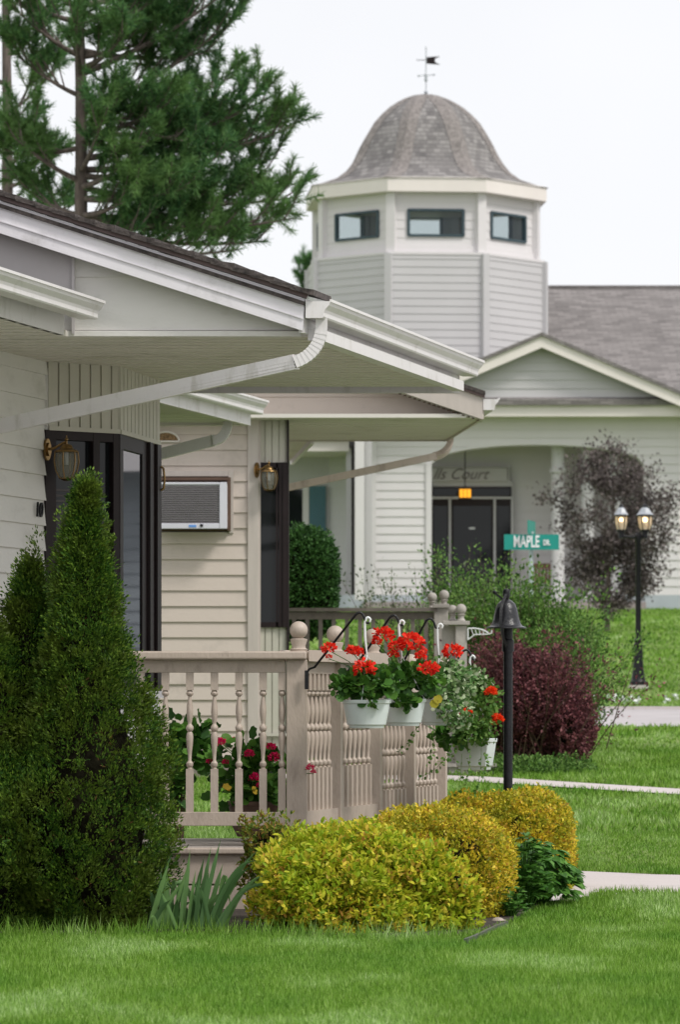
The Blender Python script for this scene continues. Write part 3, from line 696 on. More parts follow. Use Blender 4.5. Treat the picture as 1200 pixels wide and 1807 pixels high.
# eave soffit
mb = MB(); ceil_boards(mb, DM-.25, 33.4, lambda y: -5, lambda y: XU(846, DM)+(-.075-.01)*(y-DM), ZM, .26)
ceil_boards(mb, 33.4, 36.4, lambda y: -5, lambda y: XU(546, 33.4)-.07*(y-33.4), ZM, .26); mb.build('soffit', M['soffit'], mh)
mb = MB(); a = Vector((XU(848, DM), DM-.24, 0)); b = Vector((XU(848, DM)-.085*2.45, 33.42, 0)); vslab(mb, a, b, ZM-.01, ZM+.14, .02, 1)
mb.bx(-3, b.x+.02, 33.4, 33.43, ZM-.01, ZM+.16); mb.build('fascia', M['trim_beige'], mh)
mb = MB(); a = Vector((XU(548, 33.4), 33.43, 0)); vslab(mb, a, a+Vector((-.21, 3, 0)), ZM-.03, ZM+.12, .03, 1); mb.build('fascia', M['gutter'], mh)
gp = P(853, 702, DM-.26); gutter('gutter', gp, Vector((-.075, 1, 0))*2.7, mh)
ep = arc([P(796, 772, 33.35), P(795, 800, 33.3), P(765, 806, 33.2)], 8)
mb = MB(); mb.rect(ep, .05, .055, (0, 1, 0)); mb.rect([P(768, 805.3, 33.2), P(500, 862, 32.2)], .058, .05, (0, 1, 0)); mb.build('downspout', M['rail'], mh)
# narrow bay: vertical panel, window, panel below
yb_ = DM+.02
mb = MB(); grooves(mb, (0, yb_+.02, 0), wx, wy, [(XU(456, DM), ZV(816, DM)), (xr, ZV(816, DM)), (xr, ZM), (XU(456, DM), ZM)], .055, .012, .012); mb.build('bay_header', M['vertical_panel'], mh); mb = MB()
grooves(mb, (0, yb_+.02, 0), wx, wy, [(XU(456, DM), zb), (xr, zb), (xr, ZV(1107, DM)), (XU(456, DM), ZV(1107, DM))], .055, .01, .012)
mb.bx(XU(456, DM), xr, yb_-.03, yb_, ZV(1299, DM), ZV(1294, DM)); mb.build('lower_panel', M['vertical_panel'], mh)
mb = MB(); z0, z1 = ZV(1107, DM), ZV(816, DM)
for a, b, y in ((456, 459, 0), (487, 490, -.005), (492, 499, .0), (499, 506, .01)): mb.bx(XU(a, DM), XU(b, DM), yb_-y-.02, yb_+.03, z0, z1)
mb.bx(XU(456, DM), xr, yb_-.015, yb_+.03, z0, z0+.04); mb.bx(XU(456, DM), xr, yb_-.015, yb_+.03, z1-.04, z1)
wm = mb.build('window', M['frame'], mh)
mb = MB(); mb.bx(XU(457, DM), XU(500, DM), yb_+.015, yb_+.02, z0+.02, z1-.02); mb.build('pane', M['glass'], wm)
mb = MB(); mb.bx(xr, xr+.015, yb_-.02, yb_+.25, zb, ZM); mb.build('bay_side', M['frame'], mh)
mb = MB(); mb.bx(XU(455, DM), XU(455, DM)+.02, yb_-.03, yb_+.02, zb, ZM); mb.build('edge_trim', M['trim_beige'], mh)
lantern(Vector((XU(452, DM), DM-.04, ZV(830, DM))), (1, -.75, 0), .85, 'farther brass wall lantern with clear glass beside the narrow dark window', 'brass wall lanterns')
# air conditioner
ac = thing('air_conditioner', P(342, 933, 30.9), 'window air conditioner with grey white casing and dark louvres in the beige wall', 'air conditioner')
mb = MB(); f0, f1 = DM-.06, DM+.03
mb.bx(XU(262, DM), XU(407, DM), f0, f1, ZV(848, DM), ZV(843, DM)); mb.bx(XU(401, DM), XU(407, DM), f0+.002, f1, ZV(937, DM), ZV(848.2, DM)); mb.bx(XU(262, DM), XU(400.8, DM), DM-.01, f1, ZV(937.5, DM), ZV(934, DM)); mb.bx(XU(262.5, DM), XU(400.8, DM), DM+.005, DM+.02, ZV(933.8, DM), ZV(848.2, DM))
mb.build('wooden_surround', M['ac_wood'], ac)
DA = DM-.22
mb = MB(); z0, z1 = ZV(933, DA), ZV(851, DA); xl_, xr_ = XU(276, DA), XU(400, DA)
mb.bx(xl_, xr_, DA+.012, DM+.05, z0+.01, z1-.01)
mb.bx(xl_, xr_-.058, DA, DA+.03, z1-.018, z1); mb.bx(xl_, xr_-.058, DA, DA+.03, z0, z0+.042); mb.bx(xr_-.0575, xr_, DA-.003, DA+.03, z0, z1); mb.bx(xl_, xl_+.03, DA-.002, DA+.0298, z0+.043, z1-.019)
mb.build('casing', M['ac_white'], ac, bevel=.004)
mb = MB(); k = 17
for i in range(k):
    z = z0+.045+(z1-z0-.066)*i/k; mb.prism([(xl_+.03, DA+.004, z), (xl_+.03, DA+.012, z+.014), (xl_+.03, DA+.03, z+.014), (xl_+.03, DA+.02, z)], (xr_-xl_-.088, 0, 0))
mb.build('louvre_grille', M['ac_grille'], ac)
mb = MB(); mb.bx(XU(333, DA), XU(346, DA), DA-.003, DA+.002, z0+.012, z0+.03); mb.build('sticker', M['blue'], ac)
mb = MB(); mb.bx(XU(353, DA), XU(358, DA), DA-.006, DA+.002, z0+.016, z0+.036); mb.build('knob', M['black'], ac)
# half-round woven plaque on the wall
pl = thing('wall_plaque', P(296, 778, 30.95), 'small half round woven plaque with pale rim above the air conditioner', 'plaque')
c = P(292, 779, DM-.03); pts = [c+Vector((.105*math.cos(a), 0, .075*math.sin(a))) for a in [i*math.pi/12 for i in range(13)]]
mb = MB(); mb.prism(pts, (0, .02, 0)); mb.build('woven_face', mat('woven_brown', (.33, .2, .1), .8, .7, 120, .8, 90), pl)
mb = MB(); mb.tube(pts+[pts[0]], .008, 6, (0, 1, 0)); mb.build('rim', M['cream'], pl, smooth=60)
# ================================================================ PORCH DECK + RAILING
dk = thing('porch_deck', (-1, 20.2, 0), 'low taupe wooden porch deck with weathered boards beside the clipped conifer', 'deck')
ZD = .33; DF = 19.86
mb = MB()
for i in range(9):
    y = DF+.03+i*.145; mb.bx(-2.6, -.24+.25*(y-20), y, y+.138, ZD-.03, ZD+.003*rng.rand())
mb.build('floor_boards', M['deckwood'], dk, bevel=.003)
mb = MB(); mb.bx(-2.6, -.22, DF-.03, DF+.015, ZD-.032, ZD-.0); mb.build('nosing', M['rail'], dk, bevel=.008)
mb = MB(); mb.bx(-2.6, -.2, DF, DF+.03, ZV(1560, DF), ZD-.036); mb.bx(-2.6, -.2, DF, DF+.03, .02, ZV(1563, DF)); mb.build('skirt_board', M['rail'], dk, bevel=.003)
mb = MB(); vslab(mb, (-.2, DF, 0), (-.2+.25*1.7, DF+1.7, 0), .02, ZD-.04, .03); vslab(mb, (.22, 21.5, 0), (.22+.25*1.9, 23.4, 0), .02, ZD-.19, .03); mb.prism([(-.2, 19.9, ZD-.03), (.2, 21.5, ZD-.03), (-2, 21.5, ZD-.03), (-2, 19.9, ZD-.03)], (0, 0, -.03))
mb.prism([(.2, 21.5, ZD-.18), (.67, 23.4, ZD-.18), (-.9, 23.4, ZD-.18), (-.9, 21.5, ZD-.18)], (0, 0, .03)); mb.build('side_skirt', M['rail'], dk)

rl = thing('porch_railing', (XU(522, 20), 20, ZD), 'taupe porch railing with turned balusters and ball finials, stepping down behind the hanging pots', 'railing')
SR = Vector((.25, 1, 0)).normalized(); SN_ = Vector((SR.y, -SR.x, 0)); D0 = 20.0
def turned(z0, z1, s, sqt, sqb, name_m=None, n=12, y0=0):
    """profile of a turned baluster between z0 and z1 with square ends"""
    mb = MB(); r = s/2
    mb.bx(-r, r, -r, r, z1-sqt, z1); mb.bx(-r, r, -r, r, z0, z0+sqb)
    a, b = z0+sqb, z1-sqt; H = b-a
    pr = [(0, .62), (.012, .62), (.02, .45), (.03, .72), (.05, .9), (.075, .9), (.095, .6), (.11, .42), (.2, .52), (.32, .82), (.40, .92), (.45, .80), (.475, .5), (.487, .8), (.51, .98), (.535, .98), (.555, .7), (.57, .5), (.585, .5), (.62, .66), (.72, .88), (.8, .78), (.9, .46), (.925, .44), (.935, .8), (.96, .98), (.98, .8), (1, .6)]
    mb.lathe((0, 0, 0), [(r*q*1.02, a+H*t) for t, q in pr], n); return mb
zt0, zb0 = ZV(1164, D0), ZV(1433, D0)       # underside of cap, top of bottom rail
ztr, zbr = ZV(1187, D0), ZV(1457, D0)
# posts
S0 = Vector((XU(522, D0), D0, 0))
def spt(d): return Vector((S0.x+.25*(d-D0), d, 0))
post_d = [20.02, 20.76, 21.62, 22.42, 23.22]; w_p = .1
def cappiece(mb, a, b, z, wdt=.15, th=.04): vslab(mb, a+SN_*(wdt/2), b+SN_*(wdt/2), z, z+th, wdt, -1)
dz = .15
for i, d in enumerate(post_d):
    p = spt(d); top = zt0 if i < 3 else zt0-dz; wdp = .104 if i == 0 else .088
    zbm = .03 if i == 0 else (ZD-.05-(dz if i >= 2 else 0)-.25)
    mb = MB(); mb.box((p.x, p.y, (top+zbm)/2), (wdp, wdp, top-zbm), 0 if i == 0 else -.12)
    po = mb.build('post', M['rail'], rl, bevel=.004)
    f = MB(); u_ = [527, 591.5, 658, 724, 781][i]; v_ = [1112, 1119, 1124, 1168, 1172][i]; rad = .046
    fx, fz = XU(u_, d), ZV(v_, d); bz = top+.04
    f.ball((fx, p.y, fz), rad, 24, .98)
    f.lathe((fx, p.y, 0), [(.042, bz), (.046, bz+.014), (.046, bz+.012), (.036, bz+.018), (.034, (bz+fz-rad)/2-.0), (.043, fz-rad-.008), (.043, fz-rad+.001), (.02, fz-rad+.006)], 20)
    f.build('finial', M['rail'], po, smooth=40)
# front rail run
mb = MB(); mb.bx(-2.5, XU(541, D0), D0-.075, D0+.07, zt0, zt0+.042); cappiece(mb, spt(20.02)+SN_*-.01, spt(21.70), zt0+.001, .15, .0395); cappiece(mb, spt(21.66), spt(23.3), zt0-dz, .14, .04)
mb.build('cap_rail', M['rail'], rl, bevel=.009)
mb = MB(); mb.bx(-2.5, XU(503.5, D0), D0-.02, D0+.02, ztr, zt0-.001); 
for (a, b, o) in ((post_d[0]+.04, post_d[2], 0), (post_d[2], post_d[4], dz)): vslab(mb, spt(a)+SN_*.02, spt(b)+SN_*.02, ztr-o, zt0-o-.001, .04, -1)
mb.build('top_rail', M['rail'], rl, bevel=.003)
mb = MB(); mb.bx(-2.5, XU(503.5, D0), D0-.025, D0+.025, zbr, zb0)
for (a, b, o) in ((post_d[0]+.04, post_d[2], 0), (post_d[2], post_d[4], dz)): vslab(mb, spt(a)+SN_*.035, spt(b)+SN_*.035, zbr-o, zb0-o, .05, -1)
for u in (328, 373, 417, 460): mb.bx(XU(u, 20)-.003, XU(u, 20)+.003, D0-.027, D0-.02, (zbr+zb0)/2-.002, (zbr+zb0)/2+.003)
mb.build('bottom_rail', M['rail'], rl, bevel=.003)
bal = turned(zb0, ztr, .038, ztr-ZV(1218, D0), ZV(1357, D0)-zb0)
first = None
def put_bal(x, y, z, rz):
    global first
    if first is None:
        o = bal.build('baluster', M['rail'], None, smooth=35); o.parent = rl; first = o
    else:
        o = first.copy(); COL.objects.link(o); o.parent = rl
    o.location = Vector((x, y, z))-rootloc(rl); o.rotation_euler = (0, 0, rz)
# the copied mesh is authored around the z axis: keep its heights absolute
for u in (204, 248, 291.5, 334.5, 378, 421.5, 464, 497.5): put_bal(XU(u, D0), D0+.0, 0, 0)
for i in range(4):
    a, b = post_d[i]+.075, post_d[i+1]-.075; k = 7
    for j in range(k):
        d = a+(b-a)*(j+.5)/k; p = spt(d); put_bal(p.x, p.y, -(dz if i >= 2 else 0), -.24)
# ================================================================ HANGING POTS
def bracket(p0, tip, label):
    """arm screwed to the rail at p0, rising to tip and hooking down"""
    t = thing('pot_bracket', p0, label, 'bracket', 'black pot brackets on the side railing')
    p0 = Vector(p0); tip = Vector(tip); d = tip-p0
    mb = MB(); mb.rect([p0+Vector((0, 0, .02)), p0+Vector((0, 0, -.075))], .02, .012, (0, 1, 0))
    mb.build('mount_plate', M['black'], t, bevel=.002)
    a = p0+Vector((.012, 0, .015))
    path = [p0+Vector((0, 0, -.05)), p0+Vector((0, 0, .008)), p0+Vector((.015, -.005, .028)), p0+Vector((.04, -.01, .036))]
    e = tip+Vector((-.035, 0, -.02))
    path += [path[-1].lerp(e, s) for s in (.2, .5, .8)]+arc([e, tip+Vector((-.005, 0, .012)), tip+Vector((.012, 0, -.045))], 8)
    hk = path[-1]; path += arc([hk, hk+Vector((.004, 0, -.022)), hk+Vector((.022, 0, -.012))], 6)[1:]
    mb = MB(); mb.tube(path, .0062, 8, (0, 1, 0)); mb.build('arm', M['black'], t, smooth=60)
    return t
bracket(P(541, 1190, 19.93), P(640, 1078, 19.75), 'black bracket holding the nearest white pot, screwed to the corner post')
bracket(P(612, 1190, 20.75), P(700, 1083, 20.6), 'black bracket reaching over the second white pot of red geraniums')
bracket(P(690, 1196, 21.6), P(764, 1089, 21.5), 'black bracket above the third pot with variegated trailing leaves')
bracket(P(790, 1182, 22.3), P(828, 1144, 22.1), 'short low black bracket holding the farthest, lowest white pot')
def hang_pot(c, r, h, hook, label, square=False):
    """c: centre of the rim"""
    t = thing('hanging_pot', (c[0], c[1], c[2]-h), label, 'hanging pot', 'white hanging pots along the side railing'); c = Vector(c); hook = Vector(hook)
    n = 4 if square else 32; ro_ = .5 if square else 0; k = 1.25 if square else 1
    pr = [(.70*r, -h), (.72*r, -h+.004), (.73*r, -h*.90), (.80*r, -h*.87), (.86*r, -h*.6), (.93*r, -h*.3), (.955*r, -h*.13), (1.0*r, -h*.12), (1.02*r, -h*.02), (1.02*r, 0), (.95*r, 0), (.93*r, -h*.18), (.0005, -h*.2)]
    mb = MB(); mb.lathe(c, [(a*k, b) for a, b in pr], n, ro_)
    b_ = mb.build('tub', M['pot'], t, smooth=30, bevel=.006 if square else 0)
    mb = MB(); mb.lathe(c, [(.91*r*k, -h*.19), (.9*r*k, -h*.12), (.5*r, -h*.06), (.001, -h*.05)], 20 if not square else 4, ro_); mb.build('soil', M['soil'], t)
    j = c+(hook-c)*.56
    mb = MB()
    for a in (.3, 2.4, 4.5): mb.tube([j, c+Vector((math.cos(a)*r*.97, math.sin(a)*r*.97, 0))], .0028, 6)
    mb.build('hanger_wire', M['hook'], t)
    hk = [j, j+(hook-j)*.5+Vector((-.01, 0, 0)), hook+Vector((-.012, 0, -.02))]+arc([hook+Vector((-.012, 0, -.02)), hook+Vector((-.003, 0, .026)), hook+Vector((.016, 0, .0))], 6)[1:]
    hk += [hook+Vector((.012, 0, -.014))]
    mb = MB(); mb.tube(hk, [.004]+[.0068]*(len(hk)-2)+[.005], 8, (0, 1, 0)); mb.build('hanger_hook', M['hook'], t, smooth=60)
    return t
POTS = [((XU(647, 19.75), 19.75, ZV(1235, 19.75)), 43*19.75/7000, 50*19.75/7000, P(648, 1093, 19.75)),
        ((XU(711, 20.6), 20.6, ZV(1233, 20.6)), 41*20.6/7000, 48*20.6/7000, P(708, 1098, 20.6)),
        ((XU(774, 21.5), 21.5, ZV(1234, 21.5)), 38*21.5/7000, 46*21.5/7000, P(776, 1104, 21.5))]
pl_lab = ['nearest white hanging pot, full of red geraniums, beside the corner post', 'second white hanging pot from the corner post, with tall red geraniums', 'third white hanging pot, half hidden by pale variegated trailing leaves']
pots = [hang_pot(c, r, h, hk, lb) for (c, r, h, hk), lb in zip(POTS, pl_lab)]
c4 = (XU(838, 22.1), 22.1, ZV(1303, 22.1)); r4 = 43*22.1/7000
pots.append(hang_pot(c4, r4*.86, 56*22.1/7000, P(833, 1160, 22.1), 'farthest and lowest white pot, square, overflowing with small trailing leaves', True))
# ================================================================ BELL ON POST
DB = 24.0
bt = thing('bell_post', (XU(897, DB), DB, float(zg(DB))), 'black cast iron bell on a slim black post behind the golden bushes', 'bell')
px_ = XU(897, DB)
mb = MB(); zb_ = float(zg(DB)); zc = ZV(1132, DB)
mb.lathe((px_, DB, 0), [(.028, zb_-.05), (.028, zc-.03), (.032, zc-.03), (.034, zc), (.028, zc), (.028, ZV(1105, DB)), (.02, ZV(1104, DB))], 20); mb.build('post', M['black'], bt, smooth=30)
mb = MB(); bx0 = XU(894, DB); R_ = DB/7000
prf = [(35.5, 1107), (36, 1109), (33, 1108), (30, 1106), (26, 1101), (23.5, 1094), (21.5, 1085), (19.5, 1075), (16, 1066), (10, 1060), (4, 1057.5), (.5, 1057)][::-1]
prf = prf[::-1]
mb.lathe((bx0, DB, 0), [(.5*R_, ZV(1100, DB)), (28*R_, ZV(1104, DB))]+[(a*R_, ZV(v, DB)) for a, v in prf], 32)
mb.build('bell', M['bell'], bt, smooth=35)
mb = MB()
yk = [(886, 1110), (885, 1098), (885, 1080), (886, 1064), (889, 1054)]
mb.rect([P(895, 1140, DB-.09), P(889, 1128, DB-.10), P(886, 1112, DB-.135), P(884, 1098, DB-.13), P(885, 1075, DB-.11), P(889, 1060, DB-.07), P(893, 1050, DB-.03)], .016, .02, (0, 1, 0))
mb.lathe((XU(894, DB), DB, 0), [(4*R_, ZV(1059, DB)), (6*R_, ZV(1054, DB)), (6.5*R_, ZV(1044, DB)), (5*R_, ZV(1040, DB)), (2*R_, ZV(1039, DB))], 10)
mb.tube([P(894, 1040, DB), P(894, 1032, DB)], .003); mb.rect([P(892, 1062, DB), P(882, 1053, DB), P(873, 1046, DB)], .012, .012, (0, 1, 0)); mb.ball(P(873, 1045, DB), .012, 10); mb.tube([P(873, 1046, DB), P(874, 1056, DB), P(874, 1105, DB), P(874, 1137, DB)], .002)
mb.lathe((px_, DB, 0), [(.036, ZV(1150, DB)), (.036, ZV(1130, DB)), (.03, ZV(1128, DB))], 12)
mb.build('yoke', M['black'], bt, smooth=40)
# ================================================================ FAR DECK (beyond the middle house)
fd = thing('far_deck_railing', (XU(700, 34), 34, .6), 'weathered dark deck railing with ball finials behind the hanging pots', 'railing')
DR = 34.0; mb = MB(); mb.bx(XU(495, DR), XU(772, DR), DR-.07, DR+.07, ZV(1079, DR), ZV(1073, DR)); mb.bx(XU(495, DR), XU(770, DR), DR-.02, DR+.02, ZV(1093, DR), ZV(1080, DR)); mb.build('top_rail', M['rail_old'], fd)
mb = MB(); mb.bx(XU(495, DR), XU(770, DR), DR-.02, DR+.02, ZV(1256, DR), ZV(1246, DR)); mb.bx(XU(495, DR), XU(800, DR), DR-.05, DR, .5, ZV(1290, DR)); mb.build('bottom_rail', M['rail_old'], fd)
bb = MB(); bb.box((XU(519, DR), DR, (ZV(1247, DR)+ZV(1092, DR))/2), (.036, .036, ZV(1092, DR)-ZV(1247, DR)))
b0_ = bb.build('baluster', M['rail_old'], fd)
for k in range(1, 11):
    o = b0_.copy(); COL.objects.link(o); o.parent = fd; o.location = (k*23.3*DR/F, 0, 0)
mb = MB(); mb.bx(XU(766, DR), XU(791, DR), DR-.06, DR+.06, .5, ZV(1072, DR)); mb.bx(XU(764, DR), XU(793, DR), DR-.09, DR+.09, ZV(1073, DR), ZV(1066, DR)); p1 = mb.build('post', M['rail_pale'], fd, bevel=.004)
def fin(u, v, r, D, parent):
    s = D/F; mb = MB(); mb.ball(P(u, v, D), r*s, 16); mb.lathe((XU(u, D), D, 0), [(.75*r*s, ZV(v+r*2.35, D)), (.85*r*s, ZV(v+r*2.1, D)), (.55*r*s, ZV(v+r*1.7, D)), (.6*r*s, ZV(v+r*1.2, D)), (.9*r*s, ZV(v+r*1.0, D)), (.4*r*s, ZV(v+r*.8, D))], 14); return mb.build('finial', M['rail_pale'], parent, smooth=40)
fin(763, 1054, 8.5, DR+.4, p1); fin(784, 1050, 9, DR, p1)
D5 = 31.5
mb = MB(); mb.bx(XU(804, D5), XU(824, D5), D5-.05, D5+.05, .44, ZV(1104, D5)); mb.bx(XU(781, D5), XU(829, D5), D5-.08, D5+.12, ZV(1103, D5), ZV(1096, D5)); p2 = mb.build('post', M['rail_pale'], fd, bevel=.004)
fin(799, 1076, 8.5, D5+.05, p2); fin(814, 1075, 9.5, D5-.02, p2)
mb = MB(); mb.bx(XU(780, D5), XU(804, D5), D5+.03, D5+.05, ZV(1372, D5), ZV(1104, D5)); mb.bx(XU(792, D5), XU(872, D5), D5-.07, D5-.02, ZV(1369, D5), ZV(1352, D5)); mb.bx(XU(790, D5), XU(876, D5), D5-.09, D5+.1, ZV(1353, D5), ZV(1347, D5)); mb.build('side_board', M['rail_pale'], fd)
wb = thing('shelf_bracket', P(824, 1125, D5), 'small white curled metal plant hook fixed to the far deck post', 'bracket')
mb = MB(); mb.tube([P(826, 1129, D5-.06), P(826, 1109, D5-.06)], .006); mb.tube(arc([P(826, 1109, D5-.06), P(852, 1107, D5-.06), P(864, 1119, D5-.06)], 8)+[P(868, 1117, D5-.06), P(868, 1112, D5-.06)], .006, 6, (0, 1, 0)); mb.tube([P(826, 1129, D5-.06), P(838, 1120, D5-.06), P(862, 1119, D5-.06)], .005, 6, (0, 1, 0))
for k in range(4): mb.tube([P(832+k*7, 1110+k, D5-.06), P(836+k*6, 1121, D5-.06)], .0035, 5, (0, 1, 0))
mb.build('curl', M['hook'], wb, smooth=60)
nb_ = thing('neighbour_house', (13, 50, 1.1), 'slate blue neighbour house across the road, outside the picture at right', 'house')
mb = MB(); laps(mb, (8.5, 46, 0), (1, 0, 0), (0, -1, 0), [(0, .8), (10, .8), (10, 4.0), (0, 4.0)], .15, .02); laps(mb, (8.5, 55, 0), (0, -1, 0), (-1, 0, 0), [(0, .8), (9, .8), (9, 4.0), (0, 4.0)], .15, .02); mb.build('wall', mat('slate_siding', (.34, .38, .42), .7, .1, 3), nb_)
mb = MB(); mb.prism([(8.0, 45.4, 3.95), (19, 45.4, 3.95), (19, 50.5, 6.2), (8.0, 50.5, 6.2)], (0, 0, .15)); mb.prism([(8.0, 55.6, 3.95), (19, 55.6, 3.95), (19, 50.5, 6.2), (8.0, 50.5, 6.2)], (0, 0, .15)); mb.build('roof', M['shingle_edge'], nb_)
mb = MB(); mb.bx(8.0, 19, 45.35, 45.4, 3.8, 4.1); mb.build('fascia', M['white'], nb_)
for x in (10.5, 13.5, 16.5):
    mb = MB(); mb.bx(x-.6, x+.6, 45.9, 46, 1.9, 3.3); q = mb.build('window', M['white'], nb_); mb = MB(); mb.bx(x-.52, x+.52, 45.88, 45.9, 1.98, 3.22); mb.build('pane', M['glass'], q)
mb = MB(); mb.bx(8.52, 18.5, 46.05, 54.9, .5, 4.0); mb.build('body', M['frame'], nb_)
# ================================================================ LAMP POST
DL = 52.0; sL = DL/F; zgl = float(zg(DL))
lp = thing('lamp_post', (XU(1127, DL), DL, zgl), 'black twin lantern lamp post with both lamps lit, standing on the far lawn', 'lamp post')
xL = XU(1127, DL)
def lz(v): return ZV(v, DL)
mb = MB(); mb.bx(xL-16*sL, xL+17*sL, DL-.13, DL+.13, zgl-.1, lz(1209)); mb.build('footing', M['concrete'], lp)
mb = MB(); mb.lathe((xL, DL, 0), [(15*sL, lz(1209)), (15*sL, lz(1203)), (12.5*sL, lz(1200)), (12*sL, lz(1197)), (9.5*sL, lz(1180)), (8*sL, lz(1150)), (6.8*sL, lz(1142)), (8*sL, lz(1140)), (8*sL, lz(1137)), (6*sL, lz(1135)), (6*sL, lz(1133)), (7.5*sL, lz(1131)), (7.5*sL, lz(1129)), (5*sL, lz(1126)), (4.6*sL, lz(955)), (6.5*sL, lz(952)), (6.5*sL, lz(944)), (3*sL, lz(940))], 20)
mb.build('post', M['black'], lp, smooth=35)
mb = MB()
for u in (1097, 1139): mb.tube(arc([P(1127, 948, DL), P((1127+u)/2, 949, DL), P(u, 945, DL)], 6), 2.2*sL, 8, (0, 1, 0)); mb.tube([P(u, 950, DL), P(u, 938, DL)], 5*sL, 10, (0, 1, 0))
mb.build('crossarm', M['black'], lp, smooth=50)
for u, s, dd in ((1097, .92, .25), (1139, 1.08, -.25)):
    q = sL*s; x = XU(u, DL); mb = MB(); Y = DL+dd*0
    mb.lathe((x, Y, 0), [(8*q, lz(938)), (8.5*q, lz(935)), (6*q, lz(934))], 12)
    for k in range(6):
        a = k*math.pi/3; mb.tube([(x+r*q*math.cos(a), Y+r*q*math.sin(a), lz(v)) for r, v in ((8, 937), (11.5, 925), (12.5, 911))], .7*q, 5)
    mb.lathe((x, Y, 0), [(14*q, lz(911)), (15*q, lz(910)), (14*q, lz(908.5))], 16); mb.lathe((x, Y, 0), [(4*q, lz(896)), (5*q, lz(893)), (2*q, lz(890)), (1*q, lz(888))], 10)
    h = mb.build('lantern_head', M['black'], lp, smooth=40)
    mb = MB(); mb.lathe((x, Y, 0), [(14*q, lz(908.4)), (11*q, lz(905)), (7*q, lz(898)), (4*q, lz(895))], 8); mb.build('glass_top', M['lantern_cap'], h)
    mb = MB(); mb.lathe((x, Y, 0), [(7.5*q, lz(937)), (11*q, lz(925)), (12*q, lz(911))], 8); mb.build('glass_shade', M['street_glass'], h)
    mb = MB(); mb.ball((x, Y, lz(917)), 4.2*q, 12); mb.build('bulb', M['lamp_on'], h)
# ================================================================ STREET SIGN
DSg = 50.0; ss = DSg/F
sg = thing('street_sign', (XU(938, DSg), DSg, float(zg(DSg))), 'green street name sign reading MAPLE DR. on a galvanised post', 'street sign')
mb = MB(); mb.lathe((XU(938, DSg), DSg+.03, 0), [(4*ss, float(zg(DSg))-.1), (4*ss, ZV(943, DSg)), (5*ss, ZV(942, DSg)), (5*ss, ZV(938, DSg))], 10); mb.build('post', M['steel'], sg, smooth=40)
from mathutils import Matrix
def plate(u0, u1, v0, v1, D, ang, m, parent, th=.012):
    c = P((u0+u1)/2, (v0+v1)/2, D); wd_p = (u1-u0)*D/F; hh = (v1-v0)*D/F
    mb = MB(); mb.box(c, (wd_p, th, hh), ang); return mb.build('blade', m, parent), c
b1, c1 = plate(890, 987, 943, 970, DSg-.05, .03, M['sign_green'], sg)
t1 = text3d('lettering', 'MAPLE', 29*ss, c1+Vector((-9*ss, -.012, 0)), (math.radians(90), 0, .03), M['sign_white'], b1, .003, 0, 'CENTER', .54, .004)
t2 = text3d('lettering', 'DR.', 13*ss, c1+Vector((27*ss, -.012, -.01)), (math.radians(90), 0, .03), M['sign_white'], b1, .003, 0, 'CENTER', .62, .003)
mb = MB(); c2 = P(938.5, 931, DSg+.03); mb.box(c2, (.46, .012, .17), math.radians(76)); b2 = mb.build('blade', M['sign_green'], sg)
text3d('lettering', 'UP', 20*ss, c2+Vector((-.012, -.003, 0)), (math.radians(90), 0, math.radians(76)-math.pi if False else math.radians(-76)*0+math.radians(76)), M['sign_white'], b2, .004, 0, 'CENTER', 1.4, .01)
# ================================================================ FAR BUILDING
fb_ = thing('clubhouse', (6, 86, 2.97), 'large white building with octagonal domed tower, arched porch and grey shingle roof', 'building')
DW = 83.0
def fw(u, D=DW): return XU(u, D)
def fz_(v, D=DW): return ZV(v, D)
LW = 15.4*DW/F; zF = fz_(1050); zE = fz_(735)
mb = MB()
R3 = [(fw(660), zF), (fw(762), zF), (fw(762), zE), (fw(660), zE)]
laps(mb, (0, DW, 0), (1, 0, 0), (0, -1, 0), R3, LW, .02)
laps(mb, (0, DW, 0), (1, 0, 0), (0, -1, 0), [(fw(1137), zF), (fw(3300), zF), (fw(3300), zE), (fw(1137), zE)], LW, .02)
# courses above the arch: split into thin columns below a smooth curve
def archv(u): t = (u-949.5)/187.5; return 819-34*math.sqrt(max(0, 1-t*t)) if abs(t) < 1 else 819
NA = 36
for i in range(NA):
    a, b = 762+375*i/NA, 762+375*(i+1)/NA
    laps(mb, (0, DW, 0), (1, 0, 0), (0, -1, 0), [(fw(a), fz_(archv(a))), (fw(b), fz_(archv(b))), (fw(b), zE), (fw(a), zE)], LW, .02, start=zF)
mb.build('wall', M['far_siding'], fb_)
# arch lining and porch ceiling
mb = MB()
for i in range(NA):
    a, b = 762+375*i/NA, 762+375*(i+1)/NA
    mb.prism([(fw(a), DW-.02, fz_(archv(a))), (fw(b), DW-.02, fz_(archv(b))), (fw(b), DW-.02, fz_(archv(b)-5)), (fw(a), DW-.02, fz_(archv(a)-5))], (0, .5, 0))
mb.bx(fw(762)-.12, fw(762), DW-.05, DW+.4, zF, fz_(819)); mb.bx(fw(1137), fw(1137)+.12, DW-.05, DW+.4, zF, fz_(819))
mb.bx(fw(656), fw(664), DW-.05, DW+.1, zF, zE); mb.build('arch_trim', M['far_siding'], fb_)
DB2 = 84.9
mb = MB(); laps(mb, (0, DB2, 0), (1, 0, 0), (0, -1, 0), [(XU(700, DB2), zF), (XU(1300, DB2), zF), (XU(1300, DB2), fz_(770)), (XU(700, DB2), fz_(770))], LW, .02); mb.bx(fw(700), fw(1300), DW+.5, DB2, fz_(790)+.35, fz_(790)+.4)
mb.build('porch_back_wall', M['far_siding'], fb_)
